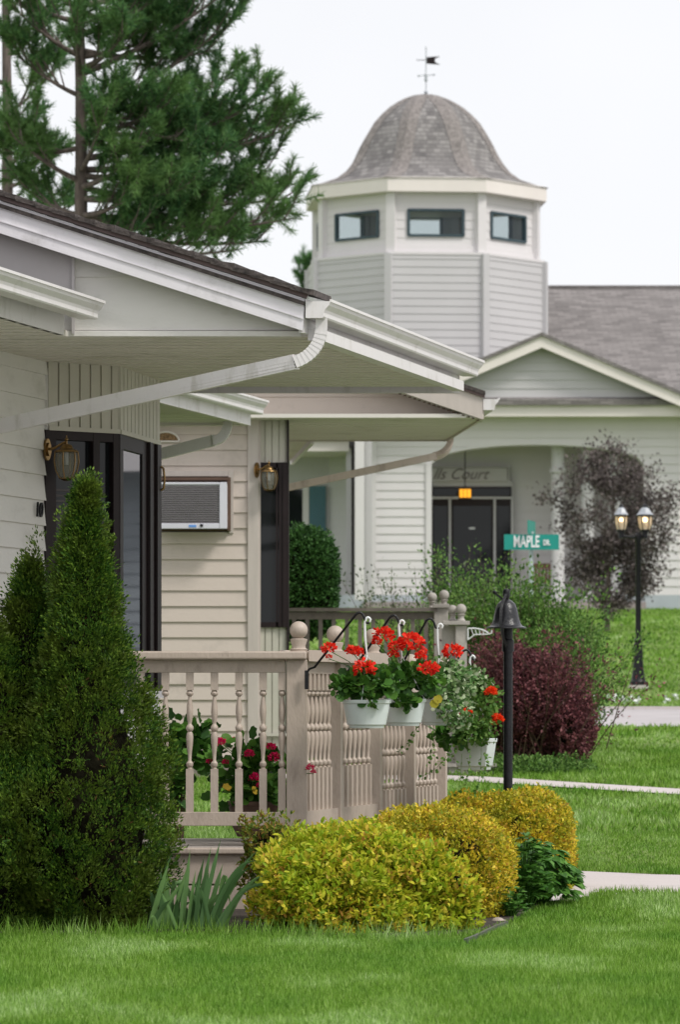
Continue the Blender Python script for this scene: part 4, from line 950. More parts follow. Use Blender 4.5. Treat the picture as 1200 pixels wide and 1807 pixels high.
mb = MB(); mb.bx(fw(640), fw(1140), DW-.1, DB2, fz_(1075)-.3, fz_(1062)); mb.bx(fw(700), fw(1137), DW-.5, DW-.1, fz_(1075)-.3, fz_(1070)); mb.build('porch_floor', M['porchfloor'], fb_)
mb = MB(); mb.bx(fw(1100), fw(3300), DW-.02, DW+.3, fz_(1080)-.4, zF); mb.bx(fw(480), fw(762), DW-.02, DW+.3, fz_(1080)-.4, zF); mb.build('foundation', M['found'], fb_)
# columns
for u in (987, 1040, 1090):
    mb = MB(); s_ = DW/F; mb.lathe((fw(u), DW+.5, 0), [(15*s_, fz_(1062)), (15*s_, fz_(1052)), (12.5*s_, fz_(1048)), (12*s_, fz_(835)), (15*s_, fz_(831)), (15*s_, fz_(824))], 20); mb.lathe((fw(u), DW+.5, 0), [(12*s_, fz_(826)), (12*s_, fz_(760))], 12) ; mb.build('column', M['far_siding2'], fb_, smooth=35)
# entrance
DD = 84.8
def dw(u): return XU(u, DD)
def dz_(v): return ZV(v, DD)
mb = MB(); mb.bx(dw(765), dw(906), DD-.06, DD+.02, zF, dz_(850)); mb.build('door_surround', M['far_siding2'], fb_)
mb = MB(); mb.bx(dw(740), dw(903), DD-.08, DD-.05, zF, dz_(859))
en = mb.build('entrance_door', M['frame'], fb_)
mb = MB()
for a, b in ((792, 796), (871, 875), (902, 906)): mb.bx(dw(a), dw(b), DD-.12, DD-.07, zF, dz_(880))
mb.bx(dw(760), dw(905), DD-.12, DD-.07, dz_(881), dz_(877)); mb.build('door_frame', M['far_siding2'], en)
mb = MB(); mb.bx(dw(800), dw(867), DD-.09, DD-.075, zF+.25, dz_(893)); mb.bx(dw(877), dw(900), DD-.09, DD-.075, zF+.2, dz_(893)); mb.bx(dw(765), dw(790), DD-.09, DD-.075, zF+.2, dz_(893)); mb.bx(dw(765), dw(900), DD-.09, DD-.075, dz_(875), dz_(862)); mb.build('pane', M['glass'], en)
mb = MB(); mb.bx(dw(828), dw(838), DD-.1, DD-.088, dz_(934), dz_(931)); mb.build('notice', M['sign_white'], en)
mb = MB(); mb.bx(dw(700), dw(899), DD-.14, DD-.06, dz_(850), dz_(823)); nb = mb.build('name_board', M['far_siding2'], fb_, bevel=.01)
text3d('lettering', 'lls Court', 27*DD/F, Vector((dw(763), DD-.145, dz_(838))), (math.radians(90), 0, 0), M['letter'], nb, .004, .45, 'LEFT', 1.0)
mb = MB(); mb.bx(dw(895), dw(896.5), DD-.145, DD-.138, dz_(847), dz_(826)); mb.bx(dw(762), dw(896), DD-.145, DD-.138, dz_(826.5), dz_(825.5)); mb.build('board_line', M['letter'], nb)
pl_ = thing('pendant_lamp', P(821, 862, 83.9), 'lit amber square pendant lamp hanging before the dark entrance doors', 'lamp')
mb = MB(); c = P(821, 871, 83.9); mb.box(c, (.25, .25, .18)); mb.build('shade', M['lamp_yellow'], pl_)
mb = MB(); mb.box(c+Vector((0, 0, .105)), (.27, .27, .025)); mb.box(c-Vector((0, 0, .1)), (.27, .27, .02)); [mb.box(c+Vector((x_, -.13, 0)), (.012, .012, .19)) for x_ in (-.125, -.04, .04, .125)]; mb.tube([c+Vector((0, 0, .13)), c+Vector((0, 0, .9))], .012); mb.build('hanger', M['frame'], pl_)
# porch chair
ch = thing('porch_chair', P(960, 1060, 84.0), 'brown wooden chair on the arched porch beside the column', 'chair'); D9 = 84.0; zf9 = fz_(1062)
mb = MB(); mb.bx(XU(944, D9), XU(974, D9), D9-.25, D9+.2, zf9+.42, zf9+.47); mb.build('seat', M['wood_chair'], ch)
mb = MB()
for u in (945, 951, 957, 963, 969): mb.bx(XU(u, D9), XU(u+4, D9), D9+.18, D9+.21, zf9+.47, ZV(1000, D9))
mb.bx(XU(943, D9), XU(975, D9), D9+.17, D9+.22, ZV(1002, D9), ZV(994, D9)); mb.build('backrest', M['wood_chair'], ch)
for u, y in ((945, -.22), (972, -.22), (945, .18), (972, .18)):
    mb = MB(); mb.bx(XU(u, D9)-.02, XU(u, D9)+.02, D9+y-.02, D9+y+.02, zf9, zf9+.45); mb.build('leg', M['wood_chair'], ch)
# left wing with shuttered window
DV = 87.0
mb = MB(); laps(mb, (0, DV, 0), (1, 0, 0), (0, -1, 0), [(XU(380, DV), fz_(1060)), (XU(665, DV), fz_(1060)), (XU(665, DV), ZV(780, DV)), (XU(380, DV), ZV(780, DV))], LW, .02); mb.bx(XU(611, 85), XU(620, 85), 84.9, 87, fz_(1060), fz_(780))
mb.bx(fw(624), fw(660), DW+.3, DW+.35, fz_(1060), fz_(770)) if False else None
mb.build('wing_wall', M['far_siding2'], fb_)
mb = MB(); mb.bx(XU(440, 85), XU(616, 85), 84.8, 87, ZV(797, 85), ZV(777, 85)); mb.build('wing_fascia', M['cream'], fb_)
mb = MB(); q_ = P(430, 776, 84.7); mb.prism([q_, q_+Vector((4.2, 0, 0)), q_+Vector((4.2, 6, 1.9)), q_+Vector((0, 6, 1.9))], (0, 0, .1)); mb.build('wing_roof', M['roof_far'], fb_)
mb = MB(); mb.bx(XU(498, DV), XU(542, DV), DV-.08, DV-.02, ZV(945, DV), ZV(864, DV)); wv = mb.build('window', M['glass'], fb_)
mb = MB(); mb.bx(XU(534, DV), XU(545, DV), DV-.1, DV-.02, ZV(948, DV), ZV(860, DV)); mb.bx(XU(495, DV), XU(545, DV), DV-.1, DV-.02, ZV(950, DV), ZV(945, DV)); mb.build('window_frame', M['far_siding'], wv)
mb = MB(); mb.bx(XU(546, DV), XU(575, DV), DV-.1, DV-.03, ZV(948, DV), ZV(858, DV))
for k in range(18): mb.bx(XU(549, DV), XU(572, DV), DV-.115, DV-.1, ZV(944, DV)+k*.055, ZV(944, DV)+k*.055+.03)
mb.build('shutter', M['shutter'], fb_)
mb = MB(); mb.bx(fw(626), fw(643), DW-.9, DW-.7, fz_(1060), fz_(770)); mb.build('porch_post', M['far_siding'], fb_)
mb = MB(); mb.bx(fw(644), fw(656), DW-.6, DW-.5, fz_(1060), fz_(770)); mb.build('porch_post', M['far_siding2'], fb_)
# eave, roof, gable
mb = MB(); mb.bx(fw(560), fw(3300), DW-.55, DW-.5, fz_(735, 82.5), fz_(708, 82.5)); mb.bx(fw(560), fw(3300), DW-.5, DW+.05, fz_(735, 82.5)+.02, fz_(735, 82.5)+.05); mb.build('eave_fascia', M['cream'], fb_)
ze = fz_(705, 82.4); DRg = 93.0; zr = ZV(508, DRg)
mb = MB(); ra, rb = Vector((XU(650, DW), 82.35, ze)), Vector((fw(3350), 82.35, ze))
mb.prism([ra, rb, Vector((rb.x, DRg, zr)), Vector((XU(905, DRg), DRg, zr)), Vector((XU(700, 87), 82.35+(DRg-82.35)*.5, ze+(zr-ze)*.5))], (0, 0, -.12)); mb.prism([(XU(905, DRg), DRg, zr), (rb.x, DRg, zr), (rb.x, 103, ze), (XU(905, DRg), 98.6, ze)], (0, 0, -.12))
mb.bx(XU(905, DRg), rb.x, DRg-.1, DRg+.1, zr-.02, zr+.05); mb.build('roof', M['roof_far'], fb_)
mb = MB(); mb.bx(XU(700, DW), fw(3290), DB2+.1, 102, 2.5, ze-.3); mb.build('body', M['far_siding'], fb_)
DGb = 82.2
gm = (690-587)/(1200-957.0)
def gu(u, off=0): return 587+gm*abs(u-957)+off
mb = MB()
for a, b in ((957, 1290), (957, 624)):
    mb.prism([P(a, gu(a), DGb), P(b, gu(b), DGb), P(b, gu(b)+26, DGb), P(a, gu(a)+26, DGb)], (0, .06, 0))
mb.build('gable_rake', M['cream'], fb_)
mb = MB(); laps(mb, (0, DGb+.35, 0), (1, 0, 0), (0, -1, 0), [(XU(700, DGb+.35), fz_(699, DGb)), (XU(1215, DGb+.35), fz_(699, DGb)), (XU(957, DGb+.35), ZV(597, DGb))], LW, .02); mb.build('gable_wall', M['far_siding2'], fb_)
mb = MB()
for s in (1, -1):
    mb.prism([P(957, 586, DGb-.05), P(957+s*335, 586+gm*335, DGb-.05), P(957+s*335, 586+gm*335, DGb-.05)+Vector((0, 6, 0)), P(957, 586, DGb-.05)+Vector((0, 6, 0))], (0, 0, -.08))
mb.build('gable_roof', M['roof_far'], fb_)
# ---- tower
DT = 88.5; sT = DT/F; TX = XU(750.5, DT)
def octp(r, z, th0=18, cy=DT):
    return [Vector((TX+r*sT*math.cos(math.radians(th0+45*k)), cy-r*sT*math.sin(math.radians(th0+45*k)), z)) for k in range(8)]
def tz(v): return ZV(v, DT)
mbL = MB(); mbT = MB(); mbU = MB()
for k in range(8):
    a, b = octp(217, 0)[k], octp(217, 0)[(k+1) % 8]; d = b-a; n = Vector((-d.y, d.x, 0)).normalized()
    if n.dot(((a+b)/2)-Vector((TX, DT, 0))) < 0: n = -n
    laps(mbL, a, d, n, [(0, 3.0), (d.length, 3.0), (d.length, tz(470)), (0, tz(470))], 13.4*sT, .013)
    MB().box(a+Vector((0, 0, (3.0+tz(470))/2)), (.15, .15, tz(470)-3.0), math.atan2(a.y-DT, a.x-TX)).build('corner_trim', M['far_siding2'], fb_)
    a, b = octp(200, 0)[k], octp(200, 0)[(k+1) % 8]; d = b-a; n = Vector((-d.y, d.x, 0)).normalized()
    if n.dot(((a+b)/2)-Vector((TX, DT, 0))) < 0: n = -n
    W = d.length; s0, s1 = W*.5-W*.315, W*.5+W*.315; wz0, wz1 = tz(438), tz(393)
    back = k in (4, 5, 6, 7)
    if back: wz1 = wz0+.98
    for pg in ([(0, tz(472)), (W, tz(472)), (W, wz0), (0, wz0)], [(0, wz1), (W, wz1), (W, tz(360)), (0, tz(360))], [(0, wz0), (s0, wz0), (s0, wz1), (0, wz1)], [(s1, wz0), (W, wz0), (W, wz1), (s1, wz1)]):
        laps(mbU, a, d, n, pg, 14*sT*1.1, .012, start=tz(472))
    wbox(mbU, a, d, n, -.03, W+.03, tz(470), tz(455), 0, .04)
    MB().box(a+Vector((0, 0, (tz(470)+tz(360))/2)), (.2, .2, tz(360)-tz(470)), math.atan2(a.y-DT, a.x-TX)).build('corner_trim', M['far_siding'], fb_)
    fr_ = MB()
    for q in ((s0-.02, s0+.04, wz0, wz1), (s1-.04, s1+.02, wz0, wz1), (s0, s1, wz0-.02, wz0+.035), (s0, s1, wz1-.035, wz1+.02)): wbox(fr_, a, d, n, q[0], q[1], q[2], q[3], -.05, .05)
    wn = fr_.build('window', M['far_frame'], fb_)
    pn_ = MB(); wbox(pn_, a, d, n, s0, s1, wz0, wz1, -.02, -.01); pn_.build('pane', M['tower_glass'], wn)
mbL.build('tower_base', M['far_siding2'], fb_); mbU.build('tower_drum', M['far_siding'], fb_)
mb = MB(); mb.prism(octp(219, tz(472)), (0, 0, .06)); mb.build('tower_ledge', M['far_siding'], fb_)
mb = MB(); o0, o1 = octp(222, tz(364)), octp(222, tz(339))
vs = o0+o1+octp(196, tz(364)); mb.add(vs, [(k, (k+1) % 8, 8+(k+1) % 8, 8+k) for k in range(8)]+[(k, (k+1) % 8, 16+(k+1) % 8, 16+k) for k in range(8)]); mb.add(octp(196, tz(362)), [tuple(range(8))]); mb.build('tower_eave', M['cream'], fb_)
prof = [(213, 341), (194, 336), (165, 325), (148, 312), (136, 297), (126, 280), (115.5, 258), (106, 241), (95, 223), (81, 207.5), (66, 194), (51, 184), (37, 176.5), (20, 170), (1, 167)]
mb = MB(); rings = [octp(r/.951, tz(v)) for r, v in prof]; vs = [p for r in rings for p in r]
n_ = 8; mb.add([(p.x, p.y, p.z) for p in vs], [(i*n_+k, i*n_+(k+1) % n_, (i+1)*n_+(k+1) % n_, (i+1)*n_+k) for i in range(len(rings)-1) for k in range(n_)])
dome = mb.build('dome_roof', M['roof_dome'], fb_)
dome.location = Vector((TX, DT, 0))-rootloc(fb_); me = dome.data
for v in me.vertices: v.co = v.co-(Vector((TX, DT, 0))-rootloc(fb_))
mb = MB()
for k in range(8):
    c_ = [r[k] for r in rings]
    for sgn in (1, -1):
        vs = []
        for r in rings:
            p, q_ = r[k], r[(k+sgn) % 8]; e = (q_-p); wd2 = min(.22, e.length*.5); o = Vector((p.x-TX, p.y-DT, 0)); o = o.normalized()*.014 if o.length > 1e-3 else Vector((0, 0, 0))
            vs += [p+o+Vector((0, 0, .008)), p+e.normalized()*wd2+o*.8+Vector((0, 0, .006))] if e.length > 1e-4 else [p, p]
        mb.add(vs, [(2*i, 2*i+1, 2*i+3, 2*i+2) for i in range(len(rings)-1)])
mb.build('hip_caps', M['hip'], fb_)
# weather vane
wv_ = thing('weather_vane', P(752, 167, DT), 'grey metal weather vane with banner on top of the dome', 'weather vane')
c = Vector((TX, DT, 0))
mb = MB(); mb.ball(P(752, 163, DT), 3.6*sT, 12); mb.tube([P(752, 168, DT), P(752, 82, DT)], .9*sT, 6, (0, 1, 0)); mb.ball(P(752, 86, DT), 1.6*sT, 8); mb.lathe((XU(752, DT), DT, 0), [(1*sT, tz(145)), (3*sT, tz(142)), (2*sT, tz(132)), (1*sT, tz(130))], 8); mb.build('rod', M['lantern_cap'], wv_)
mb = MB(); mb.tube([P(740, 134, DT), P(764, 132, DT)], .7*sT, 5, (0, 1, 0)); mb.tube([P(749, 131, DT-.2), P(755, 135, DT+.2)], .7*sT, 5, (0, 1, 0)); mb.ball(P(739, 134, DT), 2.2*sT, 6); mb.ball(P(766, 132, DT), 2.2*sT, 6); mb.build('compass_arms', M['lantern_cap'], wv_)
mb = MB(); pts = [P(753, 101, DT), P(764, 100, DT), P(777, 99.5, DT), P(768, 103.5, DT), P(768, 109.5, DT), P(777, 114, DT), P(764, 113, DT), P(753, 112, DT)]; mb.prism(pts, (0, .03, 0)); mb.tube([P(735, 106, DT), P(753, 106, DT)], .7*sT, 5, (0, 1, 0)); mb.build('banner', M['frame'], wv_)
# ================================================================ PLANTS
LM_ = {}
LM_['arb'] = leafmat('arborvitae_sprays', [(.015, .045, .008), (.032, .088, .012), (.07, .15, .018), (.19, .30, .035)], .5, .25, 6, (.10, .13, .016))
LM_['spirea'] = leafmat('golden_spirea_leaves', [(.13, .27, .018), (.34, .46, .025), (.66, .62, .045), (.84, .70, .08), (.42, .20, .05)], .45, .38, 6, (.38, .50, .03))
LM_['gold'] = leafmat('gold_barberry_leaves', [(.09, .15, .012), (.50, .42, .02), (.82, .66, .05), (.84, .62, .06), (.42, .18, .04)], .42, .32, 8, (.20, .29, .02))
LM_['green'] = leafmat('mid_green_leaves', [(.04, .12, .02), (.08, .21, .035), (.15, .32, .06)], .45, .25)
LM_['geran'] = leafmat('geranium_leaves', [(.025, .08, .014), (.055, .15, .022), (.11, .25, .04)], .45, .25)
LM_['red'] = leafmat('red_geranium_petals', [(.55, .012, .010), (.80, .022, .012), (.88, .04, .018), (.95, .12, .06)], .5, .3)
LM_['orange'] = leafmat('orange_red_petals', [(.85, .05, .01), (.9, .09, .02)], .5, .3)
LM_['pink'] = leafmat('magenta_petals', [(.55, .01, .08), (.75, .02, .14)], .5, .3)
LM_['varieg'] = leafmat('variegated_leaves', [(.06, .15, .04), (.12, .25, .07), (.28, .40, .18), (.6, .66, .48)], .5, .25)
LM_['trail'] = leafmat('trailing_leaves', [(.05, .13, .02), (.10, .22, .04), (.20, .32, .08)], .5, .3)
LM_['maroon'] = leafmat('maroon_barberry_leaves', [(.045, .016, .022), (.10, .035, .045), (.22, .07, .085), (.42, .17, .18)], .5, .3, 4, (.09, .035, .035))
LM_['cotone'] = leafmat('loose_shrub_leaves', [(.03, .075, .016), (.07, .16, .03), (.14, .27, .055), (.22, .36, .09)], .5, .3)
LM_['purple'] = leafmat('purple_brown_leaves', [(.06, .05, .048), (.12, .10, .098), (.23, .19, .185)], .6, .25)
LM_['hedge'] = leafmat('round_hedge_leaves', [(.015, .05, .012), (.035, .10, .02), (.07, .17, .04)], .45, .2)
LM_['pine'] = leafmat('pine_needles', [(.035, .10, .045), (.065, .165, .06), (.11, .24, .08), (.17, .32, .10)], .5, .35, 1.2, (.13, .23, .06))
LM_['iris'] = leafmat('iris_blades', [(.07, .15, .05), (.12, .23, .09), (.20, .36, .12)], .45, .3)
LM_['bronze'] = leafmat('bronze_green_leaves', [(.08, .15, .02), (.16, .24, .03), (.28, .28, .04), (.30, .15, .05)], .5, .3)
LM_['greyg'] = leafmat('grey_green_leaves', [(.05, .08, .04), (.10, .15, .07), (.17, .22, .11)], .5, .25)
LM_['fadegreen'] = leafmat('turning_leaf', [(.30, .30, .03), (.42, .36, .04)], .5, .3)
LM_['dry'] = leafmat('dry_brown_sprays', [(.10, .05, .02), (.20, .10, .04)], .7, .15)
LM_['yellowleaf'] = leafmat('fading_yellow_leaves', [(.5, .32, .03), (.6, .42, .05)], .5, .3)
def ellips(N, c, r, p=2.3, zmin=-1.0, fb=None, amp=.1, depth=.25, front=0):
    """points in the outer shell of a lumpy super-ellipsoid; returns pos, outward normal"""
    d = rdir(int(N*1.6)); d = d[d[:, 2] > zmin][:N]
    k = (np.abs(d)**p).sum(1)**(-1/p); q = d*k[:, None]
    if fb is not None: q = q*(1+amp*fb(q*1.0))[:, None]
    dep = 1-depth*rng.rand(len(q))**1.5+.07*rng.rand(len(q))**4
    pos = np.array(c)+q*np.array(r)*dep[:, None]
    nr = np.sign(q)*np.abs(q)**(p-1)/np.array(r); nr /= np.linalg.norm(nr, axis=1)[:, None]
    return pos, nr
def stems_under(t, c, r, z0, n, m, name='stems', rad=.008):
    mb = MB(); c = np.array(c)
    for i in range(n):
        a = rng.rand()*6.28; e = c+np.array([math.cos(a)*r[0]*.75*rng.rand()**.5, math.sin(a)*r[1]*.75*rng.rand()**.5, r[2]*(.2+.6*rng.rand())])
        b = np.array([c[0]+(e[0]-c[0])*.25, c[1]+(e[1]-c[1])*.25, z0]); mid = (b+e)/2+rng.normal(size=3)*.03*r[0]
        mb.tube([b, mid, e], [rad, rad*.7, rad*.3], 5)
    return mb.build(name, m, t)
# ---- arborvitae
ar = thing('conifer_shrub', (XU(150, 18.3), 18.3, 0), 'dense dark green clipped conifer with two pointed tops against the pale grey wall', 'conifer')
def cone(N, cx, cy, z0, z1, prof, amp, seed, squash=.9):
    fb = Fbm(20, 3, 14, seed); fb2 = Fbm(20, 14, 40, seed+1)
    t = rng.rand(N)**1.25; az = rng.rand(N)*6.28
    # bias to the lower, wider part; keep all sides
    tt = np.array([p[0] for p in prof]); rr = np.array([p[1] for p in prof]); r = np.interp(t, tt, rr)
    q = np.stack([np.cos(az)*r, np.sin(az)*r, t*(z1-z0)], 1)
    k = 1+amp*fb(q)*(.55+.45*(1-t))+.085*fb2(q)+.02*(rng.rand(N) > .9)
    dep = 1-.30*rng.rand(N)**2
    pos = np.stack([cx+np.cos(az)*r*k*dep, cy+np.sin(az)*r*squash*k*dep, z0+t*(z1-z0)], 1)
    nr = np.stack([np.cos(az), np.sin(az), 0*az+.25], 1)
    return pos, nr
def sprays(pos, nr, n_leaf, length, up=.9, out=.75, fan=.9):
    N = len(pos); nr = nr/np.linalg.norm(nr, axis=1)[:, None]
    ax = nr*out+np.array([0, 0, up])+rng.normal(size=(N, 3))*.35; ax /= np.linalg.norm(ax, axis=1)[:, None]
    side = np.cross(ax, rdir(N)); side /= np.linalg.norm(side, axis=1)[:, None]
    P_, D_ = [], []
    for i in range(n_leaf):
        s = i/(n_leaf-1)*2-1; a = s*fan
        d = ax*math.cos(a)+side*math.sin(a); st = ax*(1-abs(s))*length*.8
        P_.append(pos+st); D_.append(d)
    up_ = np.cross(ax, side)
    return np.concatenate(P_), np.concatenate(D_), np.concatenate([up_]*n_leaf)
prA = [(0, .20), (.127, .40), (.254, .475), (.38, .395), (.48, .285), (.57, .205), (.70, .145), (.825, .092), (.914, .06), (.97, .035), (1, .008)]
prB = [(0, .3), (.1, .38), (.3, .40), (.45, .33), (.58, .27), (.73, .21), (.86, .13), (.93, .06), (1, .01)]
pA, nA = cone(3300, XU(150, 18.3), 18.3, -.02, ZV(862, 18.3), prA, .12, 11)
pB, nB = cone(2300, XU(50, 18.5), 18.5, -.02, ZV(1000, 18.5), prB, .13, 12)
def fans(pos, nr, k, L, up=.8, out=.75):
    """flat evergreen sprays: k leaflets spread over a fan"""
    n = len(pos); nr = nr/np.linalg.norm(nr, axis=1)[:, None]
    ax = nr*out+np.array([0, 0, up])+rng.normal(size=(n, 3))*.38; ax /= np.linalg.norm(ax, axis=1)[:, None]
    side = np.cross(ax, rdir(n)); side /= np.linalg.norm(side, axis=1)[:, None]; pn = np.cross(ax, side)
    L = L*(.7+.6*rng.rand(n, 1, 1))
    a = (rng.randint(0, 7, size=(n, k, 1))/3.0-1)*.95+rng.normal(size=(n, k, 1))*.09; rho = rng.rand(n, k, 1)**.65*(1-.35*np.abs(a))
    d = ax[:, None]*np.cos(a)+side[:, None]*np.sin(a)
    p = pos[:, None]+d*rho*L-pn[:, None]*(rho*rho*L*.25)
    dd = d+ (ax[:, None]*.5)+rng.normal(size=(n, k, 3))*.35
    u = np.repeat(pn[:, None], k, 1)+rng.normal(size=(n, k, 3))*.3
    return p.reshape(-1, 3), dd.reshape(-1, 3), u.reshape(-1, 3)
pC, nC = cone(1500, XU(-35, 18.35), 18.35, -.02, ZV(1060, 18.35), prB, .12, 14)
pos = np.concatenate([pA, pB, pC]); nr = np.concatenate([nA, nB, nC]); pos = pos-nr*.035
p1_, d1_, u1_ = fans(pos, nr, 46, .095)
tips = [P(152, 848, 18.3), P(142, 866, 18.3), P(163, 856, 18.3), P(66, 950, 18.5), P(65, 975, 18.5), P(68, 995, 18.5), P(62, 1010, 18.5), P(26, 1030, 18.5), P(14, 1052, 18.5), P(182, 905, 18.3), P(118, 900, 18.3), P(190, 935, 18.3), P(88, 1010, 18.4)]
tp = np.repeat(np.array([tuple(t) for t in tips]), 3, 0)-np.array([0, 0, .06])+rng.normal(size=(len(tips)*3, 3))*.012
p2_, d2_, u2_ = fans(tp, rdir(len(tp))*.3, 40, .075, 1.2, .3)
pp = np.concatenate([p1_, p2_]); dd_ = np.concatenate([d1_, d2_]); uu = np.concatenate([u1_, u2_])
scatter('foliage', [(0, 0, 0), (.2, .45, .03), (0, 1, 0), (-.2, .45, .03)], [(0, 1, 2, 3)], pp, dd_, .012+.012*rng.rand(len(pp)), LM_['arb'], ar, up=uu)
k = 900; q_ = pos[rng.randint(0, len(pos), k)]-0; scatter('dry_sprays', SLIM[0], SLIM[1], q_+rng.normal(size=(k, 3))*.01, rdir(k)+np.array([0, 0, .6]), .03, LM_['dry'], ar)
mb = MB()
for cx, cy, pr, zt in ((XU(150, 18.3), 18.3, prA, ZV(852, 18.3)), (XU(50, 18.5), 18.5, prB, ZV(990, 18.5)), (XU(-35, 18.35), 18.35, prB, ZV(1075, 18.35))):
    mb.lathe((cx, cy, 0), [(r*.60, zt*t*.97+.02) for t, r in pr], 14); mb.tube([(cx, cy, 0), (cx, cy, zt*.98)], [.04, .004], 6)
mb.build('branches', M['inner'], ar)  # solid dark cones colour in the shade behind the sprays; trunks inside
# ---- leafy mounds
def mound(t, name, m, N, c, r, size, tmpl, amp=.1, seed=1, p=2.4, zmin=-.55, depth=.28, up=.55, out=.6, jit=.7, core=.62, cluster=0, fscale=1.0):
    fb0 = Fbm(18, 3, 12, seed); fb = lambda q: fb0(q*fscale)
    if cluster:
        pos, nr = ellips(N//cluster, c, r, p, zmin, fb, amp, depth)
        n = len(pos); ax = nr*out+np.array([0, 0, up])+rng.normal(size=(n, 3))*.3; ax /= np.linalg.norm(ax, axis=1)[:, None]
        rp = np.repeat(np.arange(n), cluster); j = np.tile(np.arange(cluster), n)
        d = ax[rp]*.75+rdir(len(rp))*.8; pos = pos[rp]-ax[rp]*(j[:, None]/cluster)*size*1.6; pos = pos+rng.normal(size=pos.shape)*size*.12
    else:
        pos, nr = ellips(N, c, r, p, zmin, fb, amp, depth); d = nr*out+np.array([0, 0, up])+rng.normal(size=pos.shape)*jit
    sz = size*(.6+.6*rng.rand(len(pos)))
    o = scatter(name, tmpl[0], tmpl[1], pos, d, sz, m, t, up=rng.normal(size=pos.shape)+np.array([0, -.4, 1.2]))
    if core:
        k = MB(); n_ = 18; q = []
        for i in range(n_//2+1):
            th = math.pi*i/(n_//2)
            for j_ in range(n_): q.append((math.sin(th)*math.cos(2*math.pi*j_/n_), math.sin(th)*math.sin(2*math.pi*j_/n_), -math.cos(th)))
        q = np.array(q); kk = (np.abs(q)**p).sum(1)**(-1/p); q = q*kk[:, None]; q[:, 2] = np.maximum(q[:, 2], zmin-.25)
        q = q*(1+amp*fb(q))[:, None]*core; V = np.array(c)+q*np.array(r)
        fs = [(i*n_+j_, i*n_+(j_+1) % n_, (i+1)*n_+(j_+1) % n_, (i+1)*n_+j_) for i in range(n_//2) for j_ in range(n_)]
        k.add([tuple(v) for v in V], fs); k.build('branches', M['inner'], t)  # solid core, coloured as deep shade in the leaf gaps
    return o
def px(u, v, D): return (XU(u, D), D, ZV(v, D))
s1 = thing('spirea_bush', (XU(650, 18.3), 18.3, 0), 'large yellow green spirea bush in front, nearest to the lawn', 'bush')
mound(s1, 'leaves', LM_['spirea'], 34000, (XU(645, 18.35), 18.35, .21), (.47, .42, .285), .033, LEAF, .15, 21, 2.05, -.75, .38, .7, .6, cluster=8)
s1b = [(XU(508, 18.5), 18.5, .27, .15, .13, .15), (XU(782, 18.3), 18.3, .14, .17, .2, .18), (XU(560, 18.3), 18.2, .18, .22, .2, .2), (XU(735, 18.3), 18.3, .26, .17, .2, .16)]
for i, (a, b, c_, r1, r2, r3) in enumerate(s1b): mound(s1, 'leaves', LM_['spirea'], 5000, (a, b, c_), (r1, r2, r3), .036, LEAF, .2, 31+i, 2.1, -.8, .4, .6, .6, cluster=7, core=.6)
s0 = thing('spirea_bush', (XU(480, 18.9), 18.9, 0), 'small green and bronze leaved bush between the iris and the yellow bush', 'bush')
mound(s0, 'leaves', LM_['bronze'], 5200, (XU(487, 18.95), 18.95, .33), (.19, .17, .17), .026, LEAF, .16, 41, 2.1, -.9, .5, .6, .5, cluster=6, core=.55)
stems_under(s0, (XU(487, 18.95), 18.95, .33), (.17, .15, .15), .0, 14, M['twig'])
b2_ = thing('golden_hedge', (XU(780, 19.4), 19.4, 0), 'middle golden clipped bush touching the railing and the yellow green bush', 'bush', 'golden clipped bushes')
mound(b2_, 'leaves', LM_['gold'], 42000, (XU(778, 19.5), 19.5, .21), (.325, .5, .31), .021, KITE, .07, 22, 3.2, -.85, .22, .5, .7, cluster=5)
mound(b2_, 'leaves', LM_['gold'], 13000, (XU(690, 19.2), 19.2, .25), (.2, .3, .25), .021, KITE, .08, 25, 2.8, -.6, .25, .5, .7, cluster=5)
b3_ = thing('golden_hedge', (XU(900, 22), 22, 0), 'farthest golden clipped bush, right at the foot of the bell post', 'bush', 'golden clipped bushes')
mound(b3_, 'leaves', LM_['gold'], 42000, (XU(905, 22.0), 22.0, .24), (.335, .55, .325), .023, KITE, .06, 23, 3.0, -.85, .2, .5, .7, cluster=5)
mound(b3_, 'leaves', LM_['gold'], 13000, (XU(825, 21.8), 21.8, .30), (.23, .35, .26), .023, KITE, .07, 26, 2.8, -.7, .2, .5, .7, cluster=5)
# ---- green herbaceous plant (peony-like, drooping lobed leaves)
pe = thing('leafy_perennial', (XU(950, 20.3), 20.3, 0), 'deep green drooping perennial between the two golden bushes and the path', 'plant')
def leafstalks(t, n, c, r, h, size, m, tmpl=LEAF, per=7, droop=.6, stem=M['twig'], fan=.9):
    P_, D_ = [], []; mb = MB()
    for i in range(n):
        a = rng.rand()*6.28; rr = rng.rand()**.6; e = np.array([c[0]+math.cos(a)*r[0]*rr, c[1]+math.sin(a)*r[1]*rr, c[2]+h*(.35+.65*rng.rand())*(1-.45*rr*rr)])
        b = np.array([c[0]+math.cos(a)*r[0]*rr*.2, c[1]+math.sin(a)*r[1]*rr*.2, c[2]]); mid = (b+e)/2+np.array([0, 0, h*.12])
        mb.tube([b, mid, e], [.003, .0025, .0015], 4)
        o = np.array([math.cos(a), math.sin(a), 0])*.8+rng.normal(size=3)*.3
        for k in range(per):
            s = (k/(per-1)*2-1)*fan; d = np.array([o[0]*math.cos(s)-o[1]*math.sin(s), o[0]*math.sin(s)+o[1]*math.cos(s), -droop+.5*rng.rand()])
            P_.append(e); D_.append(d)
    mb.build('stems', LM_['geran'], t)
    P_, D_ = np.array(P_), np.array(D_); return scatter('leaves', tmpl[0], tmpl[1], P_, D_, size*(.6+.6*rng.rand(len(P_))), m, t, up=rng.normal(size=P_.shape)*.3+np.array([0, 0, 1]))
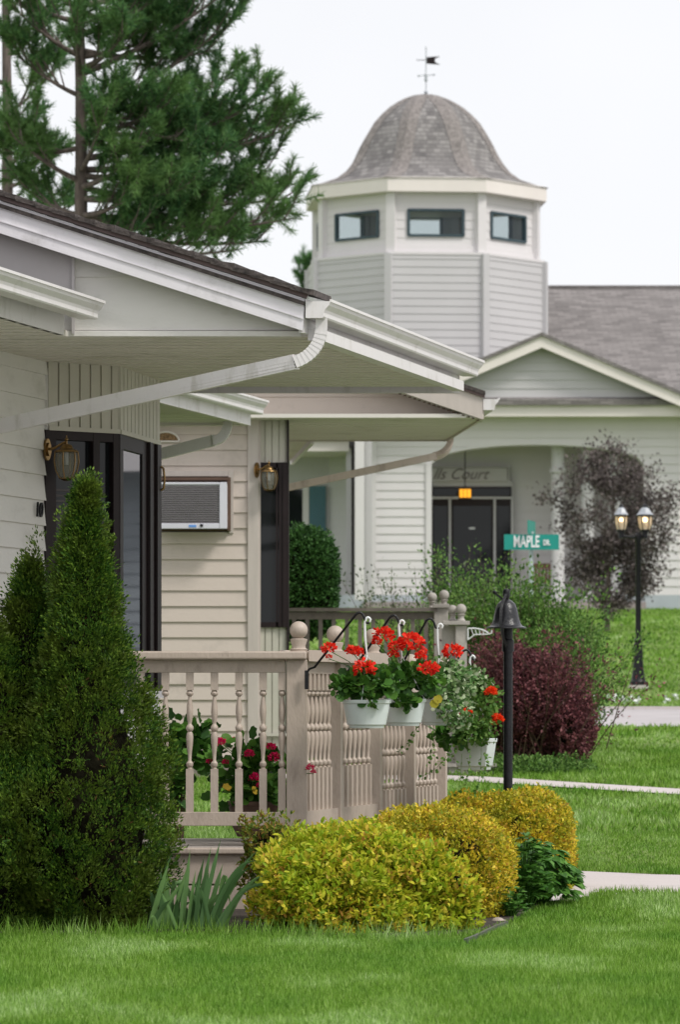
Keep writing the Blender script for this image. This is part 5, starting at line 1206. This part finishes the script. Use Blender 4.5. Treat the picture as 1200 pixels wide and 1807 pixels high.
leafstalks(pe, 230, (XU(945, 20.4), 20.4, .0), (.20, .28), .36, .075, LM_['green'], per=7)
leafstalks(pe, 110, (XU(925, 20.2), 20.0, .0), (.12, .2), .40, .06, LM_['green'], per=7, droop=.1)
pf = thing('leafy_perennial', (XU(905, 19.2), 19.2, 0), 'small weedy green plant at the black edging right of the golden bush', 'plant')
leafstalks(pf, 60, (XU(900, 19.3), 19.3, .0), (.09, .14), .17, .04, LM_['green'], SLIM and LEAF, per=5, droop=0)
# ---- iris clump
ir = thing('iris_clump', (XU(370, 18.6), 18.6, 0), 'clump of long sword shaped iris leaves before the deck skirt', 'plant')
mbI = MB()
def blade(b, tip, w_, bend=0.0, n=10):
    b, tip = Vector(b), Vector(tip); mid = (b+tip)/2+Vector((0, 0, bend)); pts = [b*(1-t)**2+mid*2*t*(1-t)+tip*t*t for t in [i/n for i in range(n+1)]]
    sdv0 = None
    vs = []; 
    for i, p in enumerate(pts):
        tg_ = (pts[min(i+1, n)]-pts[max(i-1, 0)]); sdv = Vector((tg_.z, .35*tg_.length, -tg_.x)).normalized(); t = i/n; ww = w_*(1-.35*t)*(1 if t < .7 else max(.03, (1-t)/.3)); vs += [p-sdv*ww/2, p+Vector((0, -.003, .002)), p+sdv*ww/2]
    fs = []
    for i in range(n): fs += [(3*i, 3*i+1, 3*i+4, 3*i+3), (3*i+1, 3*i+2, 3*i+5, 3*i+4)]
    mbI.add(vs, fs)
DI = 18.5
specs = [(u_+rng.normal()*4, 1640, u_+rng.normal()*22, 1620-85*rng.rand(), .05*rng.rand()) for u_ in np.linspace(268, 395, 34)]+[(300, 1640, 330, 1530, 0), (390, 1640, 455, 1560, .1), (395, 1640, 470, 1545, .12), (280, 1640, 262, 1560, 0), (320, 1640, 335, 1500, 0), (347, 1640, 372, 1495, 0), (368, 1640, 410, 1540, 0), (310, 1640, 318, 1540, 0), (388, 1640, 432, 1575, .05), (373, 1640, 385, 1600, 0), (258, 1640, 305, 1500, 0), (262, 1642, 298, 1520, 0), (270, 1642, 322, 1555, 0), (262, 1640, 304, 1570, .18), (300, 1640, 312, 1590, .28), (318, 1640, 322, 1568, 0), (330, 1640, 345, 1535, 0), (335, 1640, 360, 1512, 0), (340, 1640, 368, 1520, 0), (352, 1640, 389, 1482, 0), (357, 1640, 378, 1570, 0), (362, 1640, 393, 1525, .02), (370, 1640, 400, 1545, 0), (375, 1640, 420, 1558, .04), (366, 1640, 453, 1520, .16), (372, 1640, 442, 1530, .10), (360, 1640, 455, 1500, .05), (378, 1640, 498, 1572, .17), (350, 1640, 303, 1570, .20), (383, 1638, 408, 1622, .42), (312, 1640, 300, 1575, 0), (340, 1640, 343, 1580, 0), (385, 1640, 395, 1560, .02), (345, 1640, 352, 1545, 0), (325, 1642, 330, 1600, 0)]
for (u0, v0, u1, v1, bd) in specs:
    jj = rng.normal()*.05; blade(P(u0, v0, DI+jj-.25), P(u1, v1, DI+jj-.3), .017+.012*rng.rand(), bd+.03*rng.rand())
mbI.build('leaves', LM_['iris'], ir, smooth=60)
# ---- geranium in brown pot behind the railing
gp_ = thing('potted_geranium', (XU(447, 20.7), 20.7, ZD), 'potted pink geranium standing behind the front railing balusters', 'potted plant')
mb = MB(); cz = ZV(1476, 20.7); mb.lathe((XU(447, 20.7), 20.7, 0), [(.085, cz), (.11, cz+.05), (.13, cz+.16), (.14, cz+.165), (.14, cz+.185), (.12, cz+.185), (.11, cz+.16), (.001, cz+.16)], 24); mb.build('pot', M['terracotta'], gp_, smooth=30)
def geranium(t, c, r, n, size, heads, fm, stalks=True, hr=.028, name='leaves', amp=.15, seed=5, zmin=-.8, lm=None):
    fb0 = Fbm(12, 3, 9, seed); pos, nr = ellips(n, c, r, 2.1, zmin, fb0, amp, .65)
    d = nr*.8+rng.normal(size=pos.shape)*.5; scatter(name, ROUND[0], ROUND[1], pos, d, size*(.55+.7*rng.rand(len(pos))), lm or LM_['geran'], t, up=nr*.6+np.array([0, -.25, .75])+rng.normal(size=pos.shape)*.35)
    mb = MB(); cc = Vector(c)
    for k in range(14):
        q = pos[rng.randint(len(pos))]; mb.tube([cc+Vector((0, 0, -r[2]*.7)), (cc+Vector(q))/2, q], [.005, .003, .002], 4)
    for h in heads: mb.tube([cc+Vector((0, 0, -r[2]*.3)), (cc+Vector(h[0]))/2+Vector((0, 0, .02)), Vector(h[0])-Vector((0, 0, .01))], .0022, 5)
    mb.build('stalks', LM_['trail'], t)
    for h in heads:
        q = rdir(150); q = q[q[:, 2] > -.5]; rr = h[1]; pp_ = np.array(h[0])+q*np.array([rr, rr, rr*.75])*(.55+.5*rng.rand(len(q), 1))
        scatter('flower_head', PETAL[0], PETAL[1], pp_, q+rng.normal(size=q.shape)*.6, rr*.50, h[2] if len(h) > 2 else fm, t)
D_g = 20.7
geranium(gp_, px(447, 1375, D_g), (.18, .16, .20), 330, .058, [(px(390, 1308, D_g-.1), .02), (px(414, 1305, D_g), .014), (px(448, 1316, D_g), .02), (px(458, 1319, D_g), .016), (px(484, 1337, D_g-.1), .028), (px(450, 1373, D_g-.15), .028), (px(458, 1387, D_g-.15), .018), (px(372, 1343, D_g), .022), (px(386, 1310, D_g-.2), .024), (px(440, 1330, D_g-.2), .022), (px(478, 1318, D_g-.2), .022), (px(398, 1345, D_g-.1), .016), (px(547, 1354, 19.9), .018), (px(553, 1362, 19.88), .012), (px(470, 1319, D_g), .013)], LM_['pink'], seed=51)
pos = np.array([px(397, 1391, 20.5), px(444, 1393, 20.5), px(404, 1386, 20.5)]); scatter('faded_leaves', ROUND[0], ROUND[1], pos, rdir(3), .045, LM_['yellowleaf'], gp_, up=np.array([[0, -1, .5]]*3))
g2_ = thing('leafy_shrub', (XU(330, 21.9), 21.9, .2), 'broad leaved green plant between the railing and the beige wall', 'plant')
geranium(g2_, px(325, 1318, 21.9), (.17, .15, .13), 190, .07, [], LM_['pink'], seed=52)
geranium(g2_, px(300, 1380, 21.9), (.09, .12, .2), 90, .07, [], LM_['pink'], seed=53)
stems_under(g2_, (XU(315, 21.9), 21.9, ZV(1330, 21.9)), (.1, .1, .1), .0, 8, M['twig'])
# ---- pot plants (planted in the pots, so they move with them)
def wr(u, v, D, r): return (px(u, v, D), r*D/F)
geranium(pots[0], px(652, 1205, 19.75), (.155, .13, .075), 250, .046, [wr(642, 1180, 19.66, 18), wr(580, 1144, 19.7, 11), wr(580, 1159, 19.7, 5), wr(623, 1149, 19.7, 11), wr(632, 1151, 19.7, 9)], LM_['red'], seed=61)
geranium(pots[0], px(612, 1212, 19.7), (.07, .08, .05), 60, .042, [], LM_['red'], seed=62)
geranium(pots[0], px(655, 1240, 19.62), (.035, .03, .03), 16, .042, [], LM_['red'], seed=63)
geranium(pots[1], px(716, 1205, 20.6), (.17, .14, .09), 290, .046, [wr(725, 1135, 20.5, 19), wr(676, 1120, 20.5, 15), wr(665, 1132, 20.5, 8), wr(697, 1142, 20.5, 11), wr(742, 1157, 20.45, 9), wr(757, 1181, 20.4, 15), wr(748, 1150, 20.6, 6), wr(695, 1155, 20.5, 8)], LM_['red'], seed=64)
geranium(pots[1], px(712, 1238, 20.45), (.07, .05, .035), 30, .046, [], LM_['red'], seed=65)
geranium(pots[2], px(770, 1205, 21.5), (.13, .13, .08), 70, .05, [wr(799, 1150, 21.4, 15)], LM_['red'], seed=66)
pos = np.array([px(766, 1235, 20.35), px(770, 1228, 20.35)]); scatter('faded_leaves', ROUND[0], ROUND[1], pos, np.array([[.1, 0, -1], [.5, 0, -1]]), .045, LM_['fadegreen'], pots[1], up=np.array([[0, -1, .3]]*2))
def trail(t, c, r, n, size, m, name='trailing_leaves', seed=7, tm=LEAF, amp=.18):
    fb0 = Fbm(12, 3, 9, seed); pos, nr = ellips(n, c, r, 2.1, -1, fb0, amp, .5)
    d = nr*.6+np.array([0, 0, -.2])+rng.normal(size=pos.shape)*.8
    return scatter(name, tm[0], tm[1], pos, d, size*(.6+.6*rng.rand(len(pos))), m, t, up=rng.normal(size=pos.shape)*.6+nr)
OV = ([(0, 0, 0), (.3, .25, .05), (.36, .55, .06), (.2, .88, .02), (0, 1, 0), (-.2, .88, .02), (-.36, .55, .06), (-.3, .25, .05), (0, .5, 0)], [(0, 1, 8), (1, 2, 8), (2, 3, 8), (3, 4, 8), (4, 5, 8), (5, 6, 8), (6, 7, 8), (7, 0, 8)])
trail(pots[2], px(795, 1205, 21.4), (.13, .14, .12), 900, .030, LM_['varieg'], tm=OV)
trail(pots[2], px(800, 1255, 21.3), (.09, .08, .10), 420, .030, LM_['varieg'], seed=8, tm=OV)
trail(pots[3], px(845, 1235, 22.0), (.12, .12, .13), 1000, .027, LM_['trail'], seed=9, tm=OV)
trail(pots[3], px(835, 1200, 22.0), (.09, .1, .06), 300, .027, LM_['varieg'], seed=10, tm=OV)
trail(pots[3], px(840, 1290, 21.85), (.12, .08, .07), 420, .027, LM_['trail'], seed=13, tm=OV)
geranium(pots[3], px(800, 1300, 21.95), (.11, .1, .055), 90, .050, [wr(823, 1257, 21.8, 9), wr(820, 1262, 21.8, 7), wr(866, 1222, 21.9, 9), wr(868, 1219, 21.9, 8), wr(878, 1266, 21.9, 8), wr(880, 1270, 21.9, 8), wr(873, 1276, 21.9, 6)], LM_['orange'], seed=67)
mb = MB(); P_, D_ = [], []
for (u0, v0, u1, v1, tt_) in [(735, 1275, 703, 1325, 1), (800, 1290, 745, 1370, 3), (815, 1330, 792, 1440, 3), (850, 1320, 838, 1400, 3), (862, 1330, 850, 1370, 3), (805, 1320, 770, 1345, 3), (765, 1280, 757, 1345, 2), (830, 1320, 822, 1385, 3)]:
    d = 21.7; a, b = P(u0, v0, d), P(u1, v1, d-.1); pth = arc([a, Vector((a.x, a.y, b.z+.3*(a.z-b.z))), b], 10); mb.tube(pth, .0012, 4)
    for q in pth[1:]:
        for _ in range(2): P_.append(np.array(q)+rng.normal(size=3)*.008); D_.append(rng.normal(size=3)+np.array([0, 0, -.5]))
vn = mb.build('vine_stems', LM_['trail'], pots[3]); scatter('vine_leaves', OV[0], OV[1], np.array(P_), np.array(D_), .022, LM_['trail'], pots[3])
def wands(t, n, base, spread, lo, hi, size, m, tmpl=KITE, leaves=60, lean=.6, arch=.3, seed=0, stem=.006, az0=0, az1=6.28):
    """arching leafy branches radiating from a base"""
    P_, D_ = [], []; mb = MB(); b0 = np.array(base)
    for i in range(n):
        a = az0+(az1-az0)*rng.rand(); L_ = lo+(hi-lo)*rng.rand(); ln = lean*rng.rand()**.7
        b = b0+np.array([spread[0]*rng.normal()*.4, spread[1]*rng.normal()*.4, 0]); hd = np.array([math.cos(a), math.sin(a), 0])
        e = b+hd*L_*ln+np.array([0, 0, L_*(1-ln*ln*.5)]); mid = (b+e)/2+np.array([0, 0, L_*arch*ln]); pts = [b*(1-s)**2+mid*2*s*(1-s)+e*s*s for s in np.linspace(0, 1, 8)]
        mb.tube(pts, [stem*(1-.8*s) for s in np.linspace(0, 1, 8)], 4)
        s = .15+.85*rng.rand(leaves)**.8; q = np.outer((1-s)**2, b)+np.outer(2*s*(1-s), mid)+np.outer(s*s, e)
        tdir = (e-mid)/np.linalg.norm(e-mid); jt = rng.normal(size=(leaves, 3)); q = q+jt*size*(1.1+1.6*(1-s))[:, None]; P_.append(q); D_.append(tdir*.7+jt*.7)
    mb.build('stems', M['twig'], t); P_ = np.concatenate(P_); D_ = np.concatenate(D_)
    scatter('leaves', tmpl[0], tmpl[1], P_, D_, size*(.6+.7*rng.rand(len(P_))), m, t)
# ---- maroon barberry
mr_ = thing('maroon_bush', (XU(945, 33), 33, float(zg(33))), 'rounded dark maroon barberry bush by the sidewalk', 'bush')
mound(mr_, 'leaves', LM_['maroon'], 30000, (XU(925, 33.2), 33.2, 1.02), (.47, .55, .50), .034, KITE, .18, 71, 2.05, -.95, .45, .6, .5, cluster=6, core=.6)
wands(mr_, 170, (XU(935, 33), 33, .55), (.5, .4), .5, 1.2, .032, LM_['maroon'], leaves=60, lean=.75)
mound(mr_, 'leaves', LM_['maroon'], 10000, (XU(1000, 33), 33, .85), (.23, .4, .36), .034, KITE, .16, 72, 2.2, -.95, .4, .4, .6, cluster=6, core=.6)
sb = thing('loose_green_shrub', (XU(900, 36), 36, float(zg(36))), 'tall loose feathery green shrub behind the maroon bush and the bell', 'shrub')
wands(sb, 210, (XU(915, 36.5), 36.5, .6), (.55, .6), .9, 1.75, .040, LM_['cotone'], leaves=150, lean=.55)
wands(sb, 90, (XU(985, 35.5), 35.5, .6), (.35, .5), .6, 1.35, .036, LM_['cotone'], leaves=120, lean=.7)
mound(sb, 'leaves', LM_['cotone'], 36000, (XU(930, 36.6), 36.6, 1.2), (.64, .6, .72), .036, KITE, .14, 77, 2.2, -.95, .5, .5, .5, cluster=6, core=.7)
sb2 = thing('loose_green_shrub', (XU(730, 38), 38, float(zg(38))), 'wispy grey green shrub rising above the far deck railing', 'shrub')
wands(sb2, 60, (XU(735, 38.5), 38.5, .8), (.5, .5), .9, 1.75, .036, LM_['greyg'], leaves=60, lean=.6)
wands(sb2, 50, (XU(810, 38.5), 38.5, .8), (.4, .4), 1.1, 1.9, .036, LM_['cotone'], leaves=110, lean=.45)
hd_ = thing('round_hedge_bush', (XU(545, 38), 38, float(zg(38))), 'round dense green bush behind the far deck railing beside the narrow window', 'bush')
mound(hd_, 'leaves', LM_['hedge'], 26000, (XU(535, 38), 38, ZV(1030, 38)), (.36, .36, .53), .034, KITE, .05, 81, 2.7, -1, .2, .3, .8, cluster=5, core=.8)
hd2 = thing('low_green_bush', (XU(640, 37), 37, float(zg(37))), 'light green low bush seen through the far deck balusters', 'bush')
mound(hd2, 'leaves', LM_['trail'], 7000, (XU(640, 37.5), 37.5, 1.25), (.5, .35, .4), .036, KITE, .2, 82, 2.2, -1, .4, .5, .6, cluster=5, core=.7)
mound(hd2, 'leaves', LM_['hedge'], 6000, (XU(560, 37.5), 37.5, .95), (.4, .35, .45), .036, KITE, .2, 83, 2.2, -1, .4, .5, .6, cluster=5, core=.7)
gc = thing('ground_cover', (XU(920, 31.8), 31.8, float(zg(31.8))), 'low green ground cover at the foot of the maroon bush', 'ground cover'); gc['kind'] = 'stuff'
for (u, D, w_) in ((870, 31.6, .2), (925, 31.5, .25), (985, 31.7, .28)): mound(gc, 'leaves', LM_['cotone'], 3500, (XU(u, D), D, float(zg(D))+.04), (w_, .25, .1), .03, KITE, .2, int(u), 2.2, -1, .5, .7, .4, cluster=5, core=0)
# ---- purple leaved tree
pt = thing('purple_leaf_tree', (XU(1072, 70), 70, float(zg(70))), 'small tree with dark purple brown leaves in front of the arched porch', 'tree')
zb7 = float(zg(70)); tr = MB(); s7 = .01
tr.tube([(XU(1072, 70), 70, zb7), (XU(1073, 70), 70, ZV(1080, 70)), (XU(1075, 70), 70, ZV(1000, 70)), (XU(1085, 70), 70, ZV(880, 70)), (XU(1095, 70), 70, ZV(790, 70))], [.05, .045, .035, .02, .006], 8)
def limbs(tr, b, targets, r0, D, nsub=5, sub=.3):
    ends = []
    for (u, v) in targets:
        e = P(u, v, D+rng.normal()*.35); b_ = Vector(b) if not callable(b) else Vector(b(u, v)); mid = b_*.45+e*.55+Vector((0, 0, -.08*abs(e.x-b_.x)))
        pts = [b_*(1-s)**2+mid*2*s*(1-s)+e*s*s for s in [i/8 for i in range(9)]]; tr.tube(pts, [r0*(1-.85*i/8) for i in range(9)], 5)
        ends += pts[3:]
    return ends
tg = [(1050, 870), (1065, 900), (1045, 905), (1075, 860), (1055, 840), (1060, 940), (1040, 880), (1020, 950), (1050, 960), (1035, 920), (1075, 900), (1010, 1000), (1160, 1010), (965, 880), (975, 905), (1000, 850), (1010, 930), (1020, 820), (1030, 990), (1045, 800), (1060, 850), (1095, 775), (1110, 830), (1140, 830), (1150, 870), (1185, 890), (1195, 870), (1170, 950), (1150, 985), (1120, 1010), (1040, 1035), (1075, 1050), (1100, 950), (1060, 920), (1020, 890), (1100, 890), (1140, 930), (1090, 1040), (1055, 1000), (1190, 930), (990, 890), (1110, 1050), (1140, 1030)]
def bfun(u, v): t = min(1, max(0, (1075-(v+60))/280)); return P(1073+20*t, 1080-290*t, 70)
en_ = limbs(tr, bfun, tg, .014, 70); tr.build('trunk', M['bark'], pt)
E_ = np.array([tuple(p) for p in en_]); k = 95; P_ = np.repeat(E_, k, 0)+rng.normal(size=(len(E_)*k, 3))*np.array([.14, .17, .12])
keep = Fbm(16, 3, 9, 91)(P_) > -.6; P_ = P_[keep]
scatter('crown', KITE[0], KITE[1], P_, rdir(len(P_)), .05+.04*rng.rand(len(P_)), LM_['purple'], pt)
# ---- pine
def pine(name, D, trunk, tops, targets, label, ntw=7, seed=1, group=None, sc_=1.0, tuft=62):
    t = thing(name, (XU(trunk[0][0], D), D, float(zg(D))), label, 'pine tree', group)
    mb = MB(); pts = [Vector((XU(trunk[0][0], D), D, float(zg(D))))]+[P(u, v, D) for u, v, r in trunk]; mb.tube(pts, [trunk[0][2]*1.25]+[r for u, v, r in trunk], 10); mb.build('trunk', M['bark'], t, smooth=60)
    br = MB(); tw_p, tw_d = [], []
    for (u0, v0, u1, v1, dep, n) in targets:
        b, e = P(u0, v0, D), P(u1, v1, D+dep); L_ = (e-b).length; mid = (b+e)/2+Vector((0, 0, -.10*L_)); q = [b*(1-s)**2+mid*2*s*(1-s)+e*s*s for s in [i/10 for i in range(11)]]
        br.tube(q, [.042*(1-.85*i/10)*min(1, L_/2+.3) for i in range(11)], 6)
        for i in range(int(n*1.2)):
            s = .22+.76*(i+rng.rand()*.5)/int(n*1.2); p = b*(1-s)**2+mid*2*s*(1-s)+e*s*s; dirn = ((e-mid)*(s)+(mid-b)*(1-s)).normalized()
            sg_ = 1 if rng.rand() > .5 else -1; lat = Vector((rng.normal()*.3, rng.normal()*.9, .55+.5*rng.rand())); dd2 = (dirn*(.6+.5*rng.rand())+lat*.75).normalized()
            l2 = (.28+.42*rng.rand())*sc_*(1.15-.4*s); e2 = p+dd2*l2+Vector((0, 0, .10*l2)); br.tube([p, (p+e2)/2+Vector((0, 0, -.03)), e2], [.012, .008, .004], 4)
            tw_p.append((p+(e2-p)*.30, e2)); 
            for k in range(3):
                s3 = .3+.55*rng.rand(); p3 = p+(e2-p)*s3; d3 = (dd2*.7+Vector(rng.normal(size=3)*.55)+Vector((0, 0, .35))).normalized(); e3 = p3+d3*(.16+.16*rng.rand())*sc_; br.tube([p3, e3], [.006, .003], 4); tw_p.append((p3, e3))
        tw_p.append((q[8], q[10])); tw_p.append((q[5], q[8]))
    br.build('branches', M['bark'], t, smooth=60)
    A_ = np.array([tuple(a) for a, b in tw_p]); B_ = np.array([tuple(b) for a, b in tw_p]); n = len(A_); k = int(tuft*1.6)
    s = rng.rand(n, k)**.7; base = A_[:, None]+(B_-A_)[:, None]*s[..., None]; ax = (B_-A_); ax /= np.linalg.norm(ax, axis=1)[:, None]
    d = ax[:, None]*.85+rng.normal(size=(n, k, 3))*.5; base = base.reshape(-1, 3); d = d.reshape(-1, 3)
    scatter('needles', [(-.045, 0, 0), (.045, 0, 0), (.02, 1, 0), (-.02, 1, 0)], [(0, 1, 2, 3)], base, d, (.07+.045*rng.rand(len(base)))*sc_, LM_['pine'], t)
    return t
rb_ = []
T1 = [(141, 470, .075), (143, 300, .07), (142, 150, .062), (138, 0, .055), (140, -160, .04), (142, -330, .02)]
tg1 = [(142, 390, 380, 395, .3, 10), (142, 330, 515, 350, 0, 17), (142, 300, 520, 222, .2, 20), (145, 280, 480, 170, -.3, 15), (143, 200, 430, 20, .3, 15), (143, 130, 430, -40, -.2, 12), (143, 90, 380, 90, .4, 11), (142, 400, 470, 425, .3, 13), (143, 350, 330, 330, -.8, 11), (142, 240, 300, 180, -.9, 10), (142, 180, 330, 250, -.6, 11),
       (142, 60, 300, -20, -.8, 10), (142, 20, 260, 40, .8, 8), (142, 170, 20, 90, 0, 10), (142, 260, 0, 270, .2, 10), (142, 320, 10, 230, -.5, 9), (142, 100, 20, 10, -.5, 9), (142, 40, -20, -30, .4, 8), (142, 380, 40, 330, .5, 8), (142, 380, 240, 340, -.9, 9), (142, 300, 180, 210, -1.2, 8), (142, 420, 250, 400, -.6, 8), (142, 120, 220, 60, -1.2, 9),
       (142, 350, 480, 300, .9, 13), (142, 380, 440, 350, .2, 13), (142, 310, 380, 290, -.4, 11), (142, 230, 390, 220, .4, 11), (142, 330, 240, 270, -1, 9), (142, 250, 210, 170, -.9, 8), (142, 100, 330, 40, .2, 10), (142, 250, 470, 250, .6, 12), (142, 220, 420, 130, .9, 11), (142, 430, 420, 440, -.4, 10), (142, 130, 130, 30, -1.2, 8), (142, -60, 420, -190, 0, 10), (142, -90, -60, -160, 0, 8), (142, -220, 260, -320, 0, 6), (142, 10, 380, -80, .6, 9), (142, 380, 520, 385, -.5, 10)]
pine('pine_tree', 44.0, T1, None, tg1, 'large pine with long upswept branches rising behind the near roof', tuft=60, group=None)
T2 = [(12, 470, .075), (12, 200, .06), (8, -100, .04), (8, -300, .02)]
tg2 = [(12, 330, 90, 290, -.5, 6), (12, 200, 90, 130, .3, 7), (12, 100, 100, 20, .3, 7), (12, 60, -80, 20, 0, 5), (12, 250, -80, 200, 0, 5), (12, 20, 80, -60, -.3, 6), (12, 380, 110, 380, 0, 6), (12, 150, -90, 80, .5, 5), (12, 300, 60, 220, -.8, 5)]
pine('pine_tree', 47.0, T2, None, tg2, 'second pine at the left edge, only its thin trunk and side branches visible')
T3 = [(548, 640, .10), (552, 560, .07), (556, 520, .04)]
tg3 = [(550, 560, 548, 480, 0, 4), (552, 570, 585, 475, 0, 5), (552, 560, 530, 495, .2, 3), (554, 560, 568, 515, -.2, 4), (552, 590, 600, 545, 0, 3)]
pine('young_pine', 93.0, T3, None, tg3, 'tip of a small pine showing just above the near gutter, left of the tower', sc_=1.6)
# ---- stones and edging
for i, (u, v, D, r, lb) in enumerate([(880, 1620, 18.9, .026, 'rough tan stone beside the golden bush'), (890, 1628, 18.9, .022, 'small grey pebble right of the tan stone'), (826, 1657, 17.9, .025, 'flat pale stone at the tip of the black edging'), (1003, 1590, 20.8, .03, 'grey stone at the corner of the front path')]):
    p = P(u, v, D); q = MB(); q.ball((0, 0, 0), r, 14, .7); fbx = Fbm(10, 20, 60, i); V = np.array(q.v); V = V*(1+.22*fbx(V))[:, None]; q.v = [tuple(a+np.array((p.x, D, float(zg(D))+r*.3))) for a in V]
    o = q.build('stone', M['stone'], None, (p.x, D, float(zg(D)))); tag(o, lb, 'stone')
mb = MB(); e_ = [(XU(u, G(u, v).y), G(u, v).y) for u, v in ((822, 1670), (838, 1664), (858, 1654), (878, 1644), (895, 1638))]
mb.rect([(a, b, float(zg(b))+.012) for a, b in e_], .015, .04); o = mb.build('lawn_edging', M['edging'], None, (e_[2][0], e_[2][1], 0), smooth=40); tag(o, 'black plastic edging strip curving round the bush bed', 'edging')
# white clover flowers in the lawn
cl = thing('clover', (XU(880, 44), 44, .8), 'scattered tiny white clover flowers in the lawn', 'clover'); cl['kind'] = 'stuff'
P_ = [];
for (u, v) in [(1075, 1237), (1083, 1241), (1092, 1239), (1100, 1244), (1115, 1240), (1190, 1236), (1175, 1242), (1108, 1243), (770+280, 1237), (1128, 1245)]:
    p = G(u, v); P_.append((p.x, p.y, p.z+.05))
P_ = np.repeat(np.array(P_), 9, 0)+rng.normal(size=(len(P_)*9, 3))*.006; far_ = P_[:, 1] > 30; P_ += rng.normal(size=P_.shape)*.02*far_[:, None]
scatter('clover_heads', PETAL[0], PETAL[1], P_, rdir(len(P_)), np.where(far_, .05, .006), M['sign_white'], cl)
